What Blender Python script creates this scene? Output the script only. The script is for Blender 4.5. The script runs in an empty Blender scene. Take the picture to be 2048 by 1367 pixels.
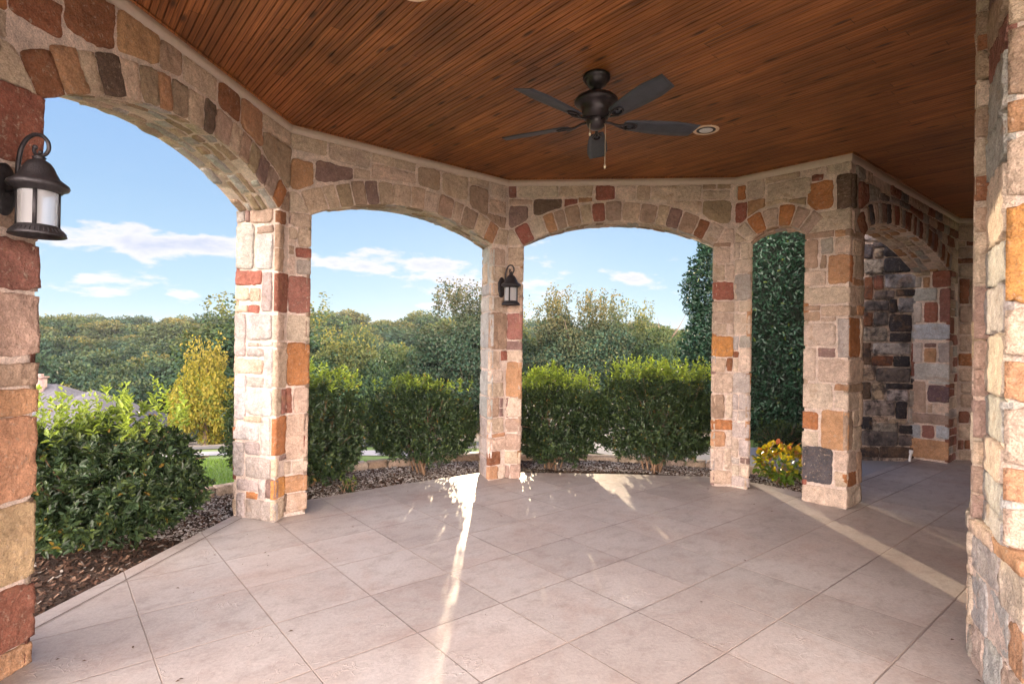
import bpy, bmesh, math, random
import numpy as np
from mathutils import Vector, Matrix
R = math.radians
random.seed(7)
rng = np.random.default_rng(11)
sc = bpy.context.scene
col = sc.collection

# ------------------------------------------------------------------ camera
FPX, PITCH, ROLL, EYE = 1132.6, R(.289), R(.888), 1.65
cd = bpy.data.cameras.new("camera"); cam = bpy.data.objects.new("camera", cd); col.objects.link(cam)
cd.lens = FPX / 2048 * 36; cd.sensor_width = 36; cd.clip_start = .05; cd.clip_end = 6000
fw = Vector((0, math.cos(PITCH), math.sin(PITCH))); up0 = Vector((0, -math.sin(PITCH), math.cos(PITCH))); rt0 = Vector((1, 0, 0))
rt = rt0 * math.cos(ROLL) + up0 * math.sin(ROLL); up = up0 * math.cos(ROLL) - rt0 * math.sin(ROLL)
m = Matrix((rt, up, -fw)).transposed().to_4x4(); m.translation = Vector((0, 0, EYE)); cam.matrix_world = m
sc.camera = cam
# ------------------------------------------------------------------ light
SUN_EL, SUN_AZ = 8.0, -1.0            # azimuth in degrees clockwise from +Y
sd = bpy.data.lights.new("sun", 'SUN'); so = bpy.data.objects.new("sun", sd); col.objects.link(so)
sd.energy = 3.1; sd.angle = R(.55); sd.color = (1, .78, .52)
tosun = Vector((math.sin(R(SUN_AZ)) * math.cos(R(SUN_EL)), math.cos(R(SUN_AZ)) * math.cos(R(SUN_EL)), math.sin(R(SUN_EL))))
so.rotation_euler = tosun.to_track_quat('Z', 'Y').to_euler()
sc.view_settings.view_transform = 'Standard'; sc.view_settings.look = 'None'
sc.view_settings.exposure = 1.57; sc.view_settings.gamma = 1
sc.cycles.max_bounces = 10; sc.cycles.diffuse_bounces = 6; sc.cycles.transparent_max_bounces = 8
sc.cycles.sample_clamp_indirect = 5; sc.cycles.sample_clamp_direct = 5; sc.cycles.caustics_reflective = False; sc.cycles.caustics_refractive = False

class NT:
    """small helper around a node tree"""
    def __init__(s, nt): s.t = nt; s.L = nt.links
    def n(s, typ, ins=None, **kw):
        nd = s.t.nodes.new(typ)
        for k, v in kw.items(): setattr(nd, k, v)
        for k, v in (ins or {}).items():
            if isinstance(v, bpy.types.NodeSocket): s.L.new(v, nd.inputs[k])
            else: nd.inputs[k].default_value = v
        return nd
    def math(s, op, a, b=0.0, c=None, clamp=False):
        d = {0: a, 1: b}
        if c is not None: d[2] = c
        return s.n('ShaderNodeMath', d, operation=op, use_clamp=clamp).outputs[0]
    def mix(s, f, a, b, blend='MIX'):
        nd = s.n('ShaderNodeMix', None, data_type='RGBA', blend_type=blend)
        for i, v in ((0, f), (6, a), (7, b)):
            if isinstance(v, bpy.types.NodeSocket): s.L.new(v, nd.inputs[i])
            else: nd.inputs[i].default_value = v if i == 0 else tuple(v) + (1,) * (4 - len(v))
        return nd.outputs[2]
    def noise(s, vec, scale, detail=3, rough=.55, dist=0, col=False):
        nd = s.n('ShaderNodeTexNoise', {'Scale': scale, 'Detail': detail, 'Roughness': rough, 'Distortion': dist})
        if vec is not None: s.L.new(vec, nd.inputs['Vector'])
        return nd.outputs['Color' if col else 'Fac']
    def ramp(s, f, pts, interp='LINEAR'):
        nd = s.n('ShaderNodeValToRGB', {0: f}); e = nd.color_ramp.elements; nd.color_ramp.interpolation = interp
        while len(e) < len(pts): e.new(.5)
        for q, (p, c) in zip(e, pts): q.position = p; q.color = (c, c, c, 1) if not hasattr(c, '__len__') else tuple(c) + (1,)
        return nd.outputs[0]
    def maprange(s, v, a, b, c=0, d=1, smooth=False):
        return s.n('ShaderNodeMapRange', {0: v, 1: a, 2: b, 3: c, 4: d}, interpolation_type='SMOOTHSTEP' if smooth else 'LINEAR').outputs[0]

# ------------------------------------------------------------------ sky
w = bpy.data.worlds.new("World"); sc.world = w; w.use_nodes = True; w.node_tree.nodes.clear()
N = NT(w.node_tree)
sky = N.n('ShaderNodeTexSky', sky_type='NISHITA', sun_disc=False, sun_elevation=R(SUN_EL), sun_rotation=R(SUN_AZ), altitude=200, air_density=1.0, dust_density=.4, ozone_density=2.0)
dirv = N.n('ShaderNodeTexCoord').outputs['Generated']
sx = N.n('ShaderNodeSeparateXYZ', {0: dirv})
zz = sx.outputs[2]
blue = N.ramp(N.maprange(zz, -.02, .75), [(0, (.60, .79, .87)), (.10, (.50, .73, .89)), (.32, (.35, .56, .84)), (.6, (.24, .44, .84)), (1, (.17, .34, .74))])
skyc = N.mix(1.0, N.mix(1.0, sky.outputs[0], (.009, .009, .009), 'MULTIPLY'), blue, 'ADD')
cv = N.n('ShaderNodeMapping', {'Vector': dirv, 'Location': (1.3, .7, 2.2), 'Scale': (3.4, 3.4, 9.5)}).outputs[0]
cn = N.noise(cv, 2.1, 7, .54, .15)
fine = N.noise(cv, 6.0, 4, .6, .1)
cnn = N.math('ADD', cn, N.math('MULTIPLY', N.math('SUBTRACT', fine, .5), .10))
band = N.math('MULTIPLY', N.maprange(zz, .03, .07, .3, 1, True), N.maprange(zz, .13, .27, 1, 0, True))
thr = N.math('SUBTRACT', cnn, N.maprange(band, 0, 1, .72, .53))
cloud = N.maprange(thr, 0, .09, 0, .88, True)
# unseen bright warm sky behind the camera, added to fill the porch with light
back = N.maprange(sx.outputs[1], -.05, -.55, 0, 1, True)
rear_fill = N.math('MULTIPLY', back, N.maprange(zz, .8, .1, .35, 1, True))
lit = N.ramp(N.maprange(thr, 0, .2), [(0, (1.05, .98, .98)), (.5, (.92, .90, .97)), (1, (.66, .70, .86))])
skyc = N.mix(cloud, skyc, lit)
skyc = N.mix(rear_fill, skyc, (16.8, 13.9, 12.6))
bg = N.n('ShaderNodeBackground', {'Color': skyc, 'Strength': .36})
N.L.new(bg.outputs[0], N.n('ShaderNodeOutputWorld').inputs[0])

# ------------------------------------------------------------------ materials
def mat(name):
    mt = bpy.data.materials.new(name); mt.use_nodes = True; nt = mt.node_tree; nt.nodes.clear()
    N = NT(nt); b = N.n('ShaderNodeBsdfPrincipled'); o = N.n('ShaderNodeOutputMaterial'); N.L.new(b.outputs[0], o.inputs[0])
    return mt, N, b, o
def plain(name, c, rough=.7, metal=0, bump=0, bscale=60, var=.12):
    mt, N, b, o = mat(name); tc = N.n('ShaderNodeTexCoord').outputs['Object']
    nz = N.noise(tc, bscale * .3, 4)
    cc = N.mix(1.0, c, N.ramp(nz, [(.3, 1 - var), (.7, 1 + var)]), 'MULTIPLY')
    N.L.new(cc, b.inputs['Base Color']); b.inputs['Roughness'].default_value = rough; b.inputs['Metallic'].default_value = metal
    if bump:
        bp = N.n('ShaderNodeBump', {'Height': N.noise(tc, bscale, 4), 'Strength': bump, 'Distance': .01}); N.L.new(bp.outputs[0], b.inputs['Normal'])
    return mt
def stone_mat(name, soot=False):
    mt, N, b, o = mat(name); tc = N.n('ShaderNodeTexCoord').outputs['Object']
    at = N.n('ShaderNodeVertexColor', layer_name='Col'); c = at.outputs[0]; isst = at.outputs[1]
    big = N.noise(tc, 7, 4, .6, .4); mid = N.noise(tc, 26, 4, .65); fin = N.noise(tc, 110, 3, .6)
    c = N.mix(1.0, c, N.ramp(big, [(.28, .76), (.5, 1.0), (.74, 1.24)]), 'MULTIPLY')
    c = N.mix(1.0, c, N.ramp(mid, [(.3, .82), (.7, 1.17)]), 'MULTIPLY')
    c = N.mix(1.0, c, N.ramp(fin, [(.3, .74), (.7, 1.24)]), 'MULTIPLY')
    smear = N.math('MULTIPLY', N.maprange(N.noise(tc, 34, 6, .75, .35), .57, .66, 0, .65), isst)
    pit = N.math('MULTIPLY', N.maprange(N.noise(tc, 75, 3, .6), .30, .38, .55, 0), isst); c = N.mix(pit, c, (.20, .14, .10))
    vein = N.math('MULTIPLY', N.maprange(N.math('ABSOLUTE', N.math('SUBTRACT', N.noise(N.n('ShaderNodeMapping', {'Vector': tc, 'Scale': (1, 1, 2.4)}).outputs[0], 9, 5, .65, .6), .5)), 0, .018, .4, 0), isst); c = N.mix(vein, c, (.26, .17, .12))
    c = N.mix(smear, c, (.47, .39, .31))
    rust = N.math('MULTIPLY', N.maprange(N.noise(tc, 4.3, 3, .6, .8), .60, .74, 0, .45), isst)
    c = N.mix(rust, c, (.36, .22, .12))
    if soot:
        st = N.math('MULTIPLY', N.maprange(N.noise(tc, 5.5, 6, .72, .3), .46, .60, .08, .88), N.n('ShaderNodeMapRange', {0: N.n('ShaderNodeSeparateXYZ', {0: tc}).outputs[0], 1: 6.3, 2: 6.0, 3: 0.0, 4: 1.0}).outputs[0])
        c = N.mix(st, c, (.035, .035, .045))
    N.L.new(c, b.inputs['Base Color']); b.inputs['Roughness'].default_value = .93; b.inputs['Specular IOR Level'].default_value = .25
    hh = N.math('ADD', N.math('MULTIPLY', mid, .7), N.math('MULTIPLY', fin, .35))
    hh = N.math('ADD', hh, N.math('MULTIPLY', N.noise(tc, 60, 4, .7, 1.0), .8))
    wv = N.n('ShaderNodeVectorMath', {0: tc, 1: N.n('ShaderNodeVectorMath', {0: N.noise(tc, 14, 3, .6, 0, True), 'Scale': .05}, operation='SCALE').outputs[0]}, operation='ADD').outputs[0]
    fac = N.n('ShaderNodeTexVoronoi', {'Vector': wv, 'Scale': 24.0}).outputs['Distance']; fac2 = N.n('ShaderNodeTexVoronoi', {'Vector': wv, 'Scale': 9.0}).outputs['Distance']
    hh = N.math('ADD', hh, N.math('MULTIPLY', N.math('ADD', N.math('MULTIPLY', fac, .7), N.math('MULTIPLY', fac2, 1.1)), isst))
    bp = N.n('ShaderNodeBump', {'Height': hh, 'Strength': 1.0, 'Distance': .016}); N.L.new(bp.outputs[0], b.inputs['Normal'])
    return mt
def leaf_mat(name, rough=.42, trans=.4, tint=(1.25, 1.35, .45), spec=.35):
    mt, N, b, o = mat(name)
    c = N.n('ShaderNodeVertexColor', layer_name='Col').outputs[0]
    N.L.new(c, b.inputs['Base Color']); b.inputs['Roughness'].default_value = rough; b.inputs['Specular IOR Level'].default_value = spec
    t = N.n('ShaderNodeBsdfTranslucent', {'Color': N.mix(1.0, c, tint, 'MULTIPLY')})
    g_ = N.n('ShaderNodeSeparateColor', {0: c}).outputs[1]          # thick old leaves let less light through than new ones
    ms = N.n('ShaderNodeMixShader', {0: N.maprange(g_, .06, .26, trans * .25, trans * 1.15)}); N.L.new(b.outputs[0], ms.inputs[1]); N.L.new(t.outputs[0], ms.inputs[2]); N.L.new(ms.outputs[0], o.inputs[0])
    return mt
M = {}
M['stone'] = stone_mat('limestone'); M['soot'] = stone_mat('sooty_limestone', True)
M['leaf'] = leaf_mat('shrub_leaf', .30, .42, (1.5, 1.45, .5)); M['hleaf'] = leaf_mat('glossy_leaf', .28, .15)
M['tleaf'] = leaf_mat('tree_leaf', .6, .45, (1.4, 1.4, .5), .08)
M['bark'] = plain('bark', (.16, .115, .08), .9, bump=.6, bscale=50)
M['twig'] = plain('twig', (.24, .15, .09), .85, bump=.4, bscale=80)
M['trim'] = plain('trim_paint', (.50, .41, .34), .6, bump=.12, bscale=90, var=.06)
M['iron'] = plain('bronze_iron', (.036, .033, .037), .42, .55, bump=.35, bscale=160, var=.3)
M['fan_metal'] = plain('fan_bronze', (.034, .028, .031), .35, .6, bump=.1, var=.2)
M['whitemetal'] = plain('white_ring', (.75, .58, .42), .5)
M['black'] = plain('black_baffle', (.012, .012, .013), .5)
M['pvc'] = plain('pvc', (.75, .75, .76), .4)
M['shingle'] = plain('shingle', (.11, .11, .125), .9, bump=.6, bscale=14, var=.3)
M['brick'] = plain('brick', (.36, .25, .22), .9, bump=.5, bscale=12, var=.3)
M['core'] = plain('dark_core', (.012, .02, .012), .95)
M['chain'] = plain('brass_chain', (.45, .38, .28), .35, .8)
M['bulb'] = plain('bulb', (.62, .63, .66), .3)
# frosted glass
mt, N, b, o = mat('frosted_glass'); b.inputs['Base Color'].default_value = (.80, .82, .86, 1); b.inputs['Roughness'].default_value = .5
b.inputs['Transmission Weight'].default_value = .72; b.inputs['IOR'].default_value = 1.2
tcg = N.n('ShaderNodeTexCoord').outputs['Object']
bp = N.n('ShaderNodeBump', {'Height': N.noise(tcg, 160, 2), 'Strength': .3, 'Distance': .003}); N.L.new(bp.outputs[0], b.inputs['Normal'])
M['frost'] = mt
# fan blade (weathered slate blue-grey plywood)
M['blade'] = plain('fan_blade', (.036, .040, .054), .55, bump=.15, bscale=40, var=.25)
# ceiling wood: stained pine beadboard
def wood_mat():
    mt, N, b, o = mat('stained_pine'); tc = N.n('ShaderNodeTexCoord').outputs['Object']
    v = N.n('ShaderNodeMapping', {'Vector': tc, 'Rotation': (0, 0, R(-129.6))}).outputs[0]
    st = N.n('ShaderNodeMapping', {'Vector': v, 'Scale': (.9, 46, 1)}).outputs[0]
    sp = N.n('ShaderNodeSeparateXYZ', {0: v}); pl = N.math('FLOOR', N.math('DIVIDE', sp.outputs[1], .083))
    rowoff = N.n('ShaderNodeTexWhiteNoise', {'W': pl}, noise_dimensions='1D').outputs[0]
    seg = N.math('FLOOR', N.math('ADD', N.math('DIVIDE', sp.outputs[0], 2.3), N.math('MULTIPLY', rowoff, 7)))
    bd = N.n('ShaderNodeTexWhiteNoise', {'Vector': N.n('ShaderNodeCombineXYZ', {0: pl, 1: seg, 2: 0.0}).outputs[0]}).outputs[0]
    off = N.n('ShaderNodeVectorMath', {0: st, 1: N.n('ShaderNodeCombineXYZ', {0: N.math('MULTIPLY', bd, 40), 1: 0.0, 2: N.math('MULTIPLY', bd, 9)}).outputs[0]}, operation='ADD').outputs[0]
    g = N.noise(off, 2.2, 6, .62, .9)
    c = N.ramp(g, [(.27, (.085, .030, .012)), (.45, (.22, .078, .026)), (.6, (.33, .125, .038)), (.8, (.46, .205, .068))])
    kn = N.n('ShaderNodeTexVoronoi', {'Vector': N.n('ShaderNodeMapping', {'Vector': v, 'Scale': (2.2, 8, 1)}).outputs[0], 'Scale': 1.0, 'Randomness': 1.0}).outputs['Distance']
    c = N.mix(N.maprange(kn, .06, .19, .9, 0), c, (.035, .012, .006))
    c = N.mix(1.0, c, N.ramp(bd, [(0, .74), (1, 1.2)]), 'MULTIPLY')
    c = N.mix(1.0, c, N.ramp(N.noise(tc, 1.3, 4), [(.32, .72), (.68, 1.25)]), 'MULTIPLY')
    bf = N.math('FRACT', N.math('ADD', N.math('DIVIDE', sp.outputs[0], 2.3), N.math('MULTIPLY', rowoff, 7))); c = N.mix(N.maprange(N.math('MINIMUM', bf, N.math('SUBTRACT', 1.0, bf)), .0006, .0016, .75, 0), c, (.03, .012, .006))
    ph = N.math('FRACT', N.math('ADD', N.math('DIVIDE', N.math('SUBTRACT', sp.outputs[1], float(-2.0 * math.sin(R(129.6)) + 4.0 * math.cos(R(129.6)))), .083), 9.0 / .083 % 1 + 200))
    gap = N.math('MINIMUM', N.math('MINIMUM', ph, N.math('SUBTRACT', 1.0, ph)), N.math('ADD', N.math('ABSOLUTE', N.math('SUBTRACT', ph, .495)), .02))
    c = N.mix(N.maprange(gap, .02, .06, .55, 0, True), c, (.030, .011, .006))
    N.L.new(c, b.inputs['Base Color']); b.inputs['Roughness'].default_value = .5; b.inputs['Specular IOR Level'].default_value = .35
    bp = N.n('ShaderNodeBump', {'Height': g, 'Strength': .25, 'Distance': .003}); N.L.new(bp.outputs[0], b.inputs['Normal'])
    return mt
M['wood'] = wood_mat()
TS, TA = .6037, 39.604                      # patio joint spacing and direction
def patio_mat():
    mt, N, b, o = mat('stamped_concrete'); tc = N.n('ShaderNodeTexCoord').outputs['Object']
    v = N.n('ShaderNodeMapping', {'Vector': tc, 'Rotation': (0, 0, R(TA)), 'Location': (0, 0, 0)}, vector_type='TEXTURE').outputs[0]
    sp = N.n('ShaderNodeSeparateXYZ', {0: v})
    a = np.array([math.cos(R(TA)), math.sin(R(TA))]); o2 = np.array([-2.710, 3.940]) * 1.1
    u0 = float(o2 @ a); v0 = float(o2 @ np.array([-a[1], a[0]]))
    def dist(x, o0):
        f = N.math('FRACT', N.math('ADD', N.math('DIVIDE', N.math('SUBTRACT', x, o0), TS), 50.5))
        return N.math('MULTIPLY', N.math('ABSOLUTE', N.math('SUBTRACT', f, .5)), TS)
    wob = N.math('MULTIPLY', N.math('SUBTRACT', N.noise(tc, 9, 2), .5), .006)
    du = N.math('ADD', dist(sp.outputs[0], u0), wob); dv = N.math('ADD', dist(sp.outputs[1], v0), wob)
    gd = N.math('MINIMUM', N.math('MULTIPLY', du, 1.4), dv)
    groove = N.maprange(gd, .0025, .0065, 1, 0, True)
    big = N.noise(tc, .75, 4, .6, .5); mid = N.noise(N.n('ShaderNodeMapping', {'Vector': v, 'Scale': (1, 1.5, 1)}).outputs[0], 5.0, 8, .74, .25)
    fin = N.noise(tc, 48, 4, .7)
    c = N.mix(N.maprange(big, .36, .62), (.40, .35, .325), (.46, .43, .41))
    c = N.mix(N.maprange(mid, .49, .64, 0, .58), c, (.31, .27, .25))
    c = N.mix(N.maprange(N.noise(tc, 1.6, 5, .65, .6), .50, .68, 0, .4), c, (.37, .26, .215))
    c = N.mix(1.0, c, N.ramp(fin, [(.3, .86), (.7, 1.12)]), 'MULTIPLY')
    cell = lambda x, o0: N.math('FLOOR', N.math('DIVIDE', N.math('SUBTRACT', x, o0), TS))
    tw = N.n('ShaderNodeTexWhiteNoise', {'Vector': N.n('ShaderNodeCombineXYZ', {0: cell(sp.outputs[0], u0), 1: cell(sp.outputs[1], v0), 2: 0.0}).outputs[0]}).outputs[0]
    c = N.mix(1.0, c, N.ramp(tw, [(0, .91), (1, 1.07)]), 'MULTIPLY')
    cr = N.n('ShaderNodeTexVoronoi', {'Vector': N.n('ShaderNodeMapping', {'Vector': N.n('ShaderNodeVectorMath', {0: v, 1: N.n('ShaderNodeVectorMath', {0: N.noise(tc, 3, 4, .6, 0, True), 'Scale': .7}, operation='SCALE').outputs[0]}, operation='ADD').outputs[0], 'Scale': (1, 2, 1)}).outputs[0], 'Scale': 2.1}, feature='DISTANCE_TO_EDGE').outputs[0]
    crk = N.math('MULTIPLY', N.maprange(cr, .006, .02, 1, 0), N.maprange(N.noise(tc, 2.3, 3), .52, .6))
    c = N.mix(N.math('MULTIPLY', crk, .16), c, (.56, .48, .42))
    c = N.mix(groove, c, N.mix(N.maprange(N.noise(tc, .9, 2), .42, .58), (.27, .23, .21), (.44, .36, .31)))
    N.L.new(c, b.inputs['Base Color'])
    N.L.new(N.ramp(mid, [(.3, .42), (.7, .62)]), b.inputs['Roughness']); b.inputs['Specular IOR Level'].default_value = .4
    h = N.math('ADD', N.math('MULTIPLY', mid, .6), N.math('MULTIPLY', fin, .16))
    h = N.math('ADD', h, N.math('MULTIPLY', crk, .18))
    h = N.math('SUBTRACT', h, N.math('MULTIPLY', groove, .9))
    bp = N.n('ShaderNodeBump', {'Height': h, 'Strength': .9, 'Distance': .010}); N.L.new(bp.outputs[0], b.inputs['Normal'])
    return mt
M['patio'] = patio_mat()
def ground_mat(name, c1, c2, c3, sc1=2, sc2=30, bump=.6, rough=.95):
    mt, N, b, o = mat(name); tc = N.n('ShaderNodeTexCoord').outputs['Object']
    c = N.mix(N.maprange(N.noise(tc, sc1, 5, .6), .35, .65), c1, c2)
    c = N.mix(N.maprange(N.noise(tc, sc2, 4, .7), .45, .7, 0, .8), c, c3)
    N.L.new(c, b.inputs['Base Color']); b.inputs['Roughness'].default_value = rough
    bp = N.n('ShaderNodeBump', {'Height': N.noise(tc, sc2 * 1.7, 4, .7), 'Strength': bump, 'Distance': .02}); N.L.new(bp.outputs[0], b.inputs['Normal'])
    return mt
M['lawn'] = ground_mat('lawn', (.07, .14, .02), (.10, .18, .03), (.05, .10, .015), .8, 18)
M['tan'] = ground_mat('dormant_grass', (.30, .24, .17), (.34, .27, .19), (.22, .19, .12), .3, 6)
M['mulch'] = ground_mat('mulch', (.055, .032, .022), (.10, .065, .045), (.02, .013, .01), 4, 55, .9)
M['concrete'] = ground_mat('broom_concrete', (.36, .35, .35), (.42, .40, .39), (.30, .29, .29), 1.2, 40, .2, .8)
M['asphalt'] = ground_mat('asphalt', (.055, .058, .065), (.07, .072, .08), (.045, .047, .052), 1, 60, .3, .85)
M['curb'] = plain('edging_stone', (.44, .37, .29), .9, bump=.7, bscale=30, var=.25)
def vmat(name, rough=.9, spec=.3):
    mt, N, b, o = mat(name); N.L.new(N.n('ShaderNodeVertexColor', layer_name='Col').outputs[0], b.inputs['Base Color']); b.inputs['Roughness'].default_value = rough
    b.inputs['Specular IOR Level'].default_value = spec
    return mt
M['chips'] = vmat('chips'); M['grass'] = leaf_mat('grass_blade', .6, .4, (1.4, 1.4, .5))

# ------------------------------------------------------------------ mesh + object helpers
def tag(o, label=None, cat=None, group=None, kind=None):
    if label: o['label'] = label
    if cat: o['category'] = cat
    if group: o['group'] = group
    if kind: o['kind'] = kind
    return o
def empty(name, loc=(0, 0, 0), rz=0, **kw):
    o = bpy.data.objects.new(name, None); o.empty_display_size = .2; col.objects.link(o); o.location = loc; o.rotation_euler = (0, 0, rz); return tag(o, **kw)
def link(name, me, m_, parent=None, smooth=False, **kw):
    o = bpy.data.objects.new(name, me); col.objects.link(o)
    if m_ is not None and not me.materials: me.materials.append(m_)
    if parent: o.parent = parent
    if smooth: me.polygons.foreach_set('use_smooth', np.ones(len(me.polygons), bool))
    return tag(o, **kw)
def npmesh(name, V, F, C=None):
    """V (n,3), F (m,k) same-size faces, C (n,4) point colours"""
    V = np.asarray(V, np.float32); F = np.asarray(F, np.int32); k = F.shape[1]
    me = bpy.data.meshes.new(name); me.vertices.add(len(V)); me.vertices.foreach_set('co', V.ravel())
    me.loops.add(F.size); me.loops.foreach_set('vertex_index', F.ravel()); me.polygons.add(len(F))
    me.polygons.foreach_set('loop_start', np.arange(0, F.size, k, dtype=np.int32)); me.polygons.foreach_set('loop_total', np.full(len(F), k, np.int32))
    me.update(calc_edges=True)
    if C is not None:
        at = me.color_attributes.new('Col', 'FLOAT_COLOR', 'POINT'); at.data.foreach_set('color', np.asarray(C, np.float32).ravel())
    return me
def vnoise(p, seed=0):
    """vectorised 3-D value noise in -1..1"""
    p = np.asarray(p, float); i = np.floor(p).astype(np.int64); f = p - i; f = f * f * (3 - 2 * f); r = 0
    for dx in (0, 1):
        for dy in (0, 1):
            for dz in (0, 1):
                h = ((i[..., 0] + dx) * 374761393 + (i[..., 1] + dy) * 668265263 + (i[..., 2] + dz) * 2147483647 + seed * 1274126177) & 0xffffffff
                h = ((h ^ (h >> 13)) * 1274126177) & 0xffffffff; h = (h ^ (h >> 16)) / 4294967295.0 * 2 - 1
                r = r + h * (f[..., 0] if dx else 1 - f[..., 0]) * (f[..., 1] if dy else 1 - f[..., 1]) * (f[..., 2] if dz else 1 - f[..., 2])
    return r
class MB:
    """quads with point colours collected into one mesh"""
    def __init__(s): s.V = []; s.F = []; s.C = []; s.n = 0
    def add(s, V, F, c):
        V = np.asarray(V, float); s.V.append(V); s.F.append(np.asarray(F) + s.n)
        c = np.asarray(c, float); s.C.append(np.tile(c, (len(V), 1)) if c.ndim == 1 else c); s.n += len(V)
    def grid(s, P, c, flip=False):
        a, b_ = P.shape[:2]; i = np.arange(a * b_).reshape(a, b_)
        F = np.stack([i[:-1, :-1], i[1:, :-1], i[1:, 1:], i[:-1, 1:]], -1).reshape(-1, 4)
        if flip: F = F[:, ::-1]
        s.add(P.reshape(-1, 3), F, c)
    def quad(s, pts, c): s.add(pts, [[0, 1, 2, 3]], c)
    def box(s, c0, ax, ay, az, c):
        c0 = np.array(c0, float); ax, ay, az = (np.array(q, float) for q in (ax, ay, az))
        V = [c0 + i * ax + j * ay + k * az for k in (0, 1) for j in (0, 1) for i in (0, 1)]
        s.add(V, [[0, 2, 3, 1], [4, 5, 7, 6], [0, 1, 5, 4], [2, 6, 7, 3], [0, 4, 6, 2], [1, 3, 7, 5]], c)
    def build(s, name, m_, parent=None, smooth=False, **kw):
        return link(name, npmesh(name, np.concatenate(s.V), np.concatenate(s.F), np.concatenate(s.C)), m_, parent, smooth, **kw)
def lathe(prof, seg=32, name='lathe'):
    """prof [(r,z)] -> mesh"""
    th = np.linspace(0, 2 * np.pi, seg, endpoint=False); V = []; F = []
    for r, z in prof: V += [(r * math.cos(t), r * math.sin(t), z) for t in th]
    for a in range(len(prof) - 1):
        for k in range(seg): F.append((a * seg + k, a * seg + (k + 1) % seg, (a + 1) * seg + (k + 1) % seg, (a + 1) * seg + k))
    return npmesh(name, V, F)
def tube(pts, rad, seg=10, name='tube'):
    pts = np.array(pts, float); n = len(pts); rad = np.broadcast_to(rad, (n,)); T = np.gradient(pts, axis=0); T /= np.linalg.norm(T, axis=1)[:, None] + 1e-12
    V = []; ref = np.array([0, 0, 1.0]) if abs(T[0][2]) < .9 else np.array([1.0, 0, 0]); a = np.cross(T[0], ref); a /= np.linalg.norm(a)
    for i in range(n):
        a = a - T[i] * (a @ T[i]); a /= np.linalg.norm(a) + 1e-12; b_ = np.cross(T[i], a)
        for k in range(seg): t = 2 * math.pi * k / seg; V.append(pts[i] + rad[i] * (a * math.cos(t) + b_ * math.sin(t)))
    F = [(i * seg + k, i * seg + (k + 1) % seg, (i + 1) * seg + (k + 1) % seg, (i + 1) * seg + k) for i in range(n - 1) for k in range(seg)]
    return np.array(V), np.array(F)
def tubes(name, list_, m_, parent=None, seg=8, **kw):
    mb = MB()
    for p, r in list_:
        V, F = tube(p, r, seg); mb.add(V, F, (0, 0, 0, 1))
    return mb.build(name, m_, parent, True, **kw)

# ------------------------------------------------------------------ porch plan (metres; room side is on the right of each wall's direction)
K = 1.1
Cp = {1: (-1.932, 4.845), 2: (-.064, 6.392), 3: (2.407, 6.157), 4: (3.174, 5.352), 5: (6.173, 7.870)}
Cp = {k: np.array(v) * K for k, v in Cp.items()}
dv = lambda a: np.array([math.cos(R(a)), math.sin(R(a))])
Cp[0] = Cp[1] - dv(83) * 2.7; Cp[-1] = Cp[0] + dv(-50.4) * 2.7     # wall -1 runs from C-1 to C0
HC, HT = 3.70, 3.61
WT = .40
def wdir(k):
    e = Cp[k + 1] - Cp[k]; return e / np.linalg.norm(e)
def wlen(k): return float(np.linalg.norm(Cp[k + 1] - Cp[k]))
PAL = {'W': (.46, .44, .42), 'C': (.60, .485, .395), 'T': (.54, .42, .325), 'B': (.40, .285, .21), 'O': (.42, .18, .075), 'OO': (.50, .24, .08), 'OT': (.46, .265, .15),
       'OB': (.27, .115, .06), 'R': (.31, .115, .085), 'RB': (.25, .10, .07), 'RP': (.30, .135, .11), 'P': (.26, .17, .15), 'PT': (.43, .31, .25), 'PG': (.40, .34, .33),
       'PW': (.50, .44, .41), 'PP': (.15, .09, .11), 'G': (.40, .36, .33), 'G2': (.33, .33, .36), 'W2': (.56, .54, .53), 'BW': (.50, .53, .58), 'D': (.085, .08, .09),
       'D2': (.04, .04, .05), 'DG': (.17, .15, .15), 'DB': (.14, .095, .07), 'OL': (.37, .28, .19)}
MORTAR = (.66, .545, .475, 0)
RW = ['C'] * 8 + ['T'] * 8 + ['PT'] * 4 + ['B'] * 3 + ['OT', 'OT', 'OB', 'O', 'RB', 'P', 'R', 'G', 'OL']
def rcol(): return random.choice(RW)
sid = [0]
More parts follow.
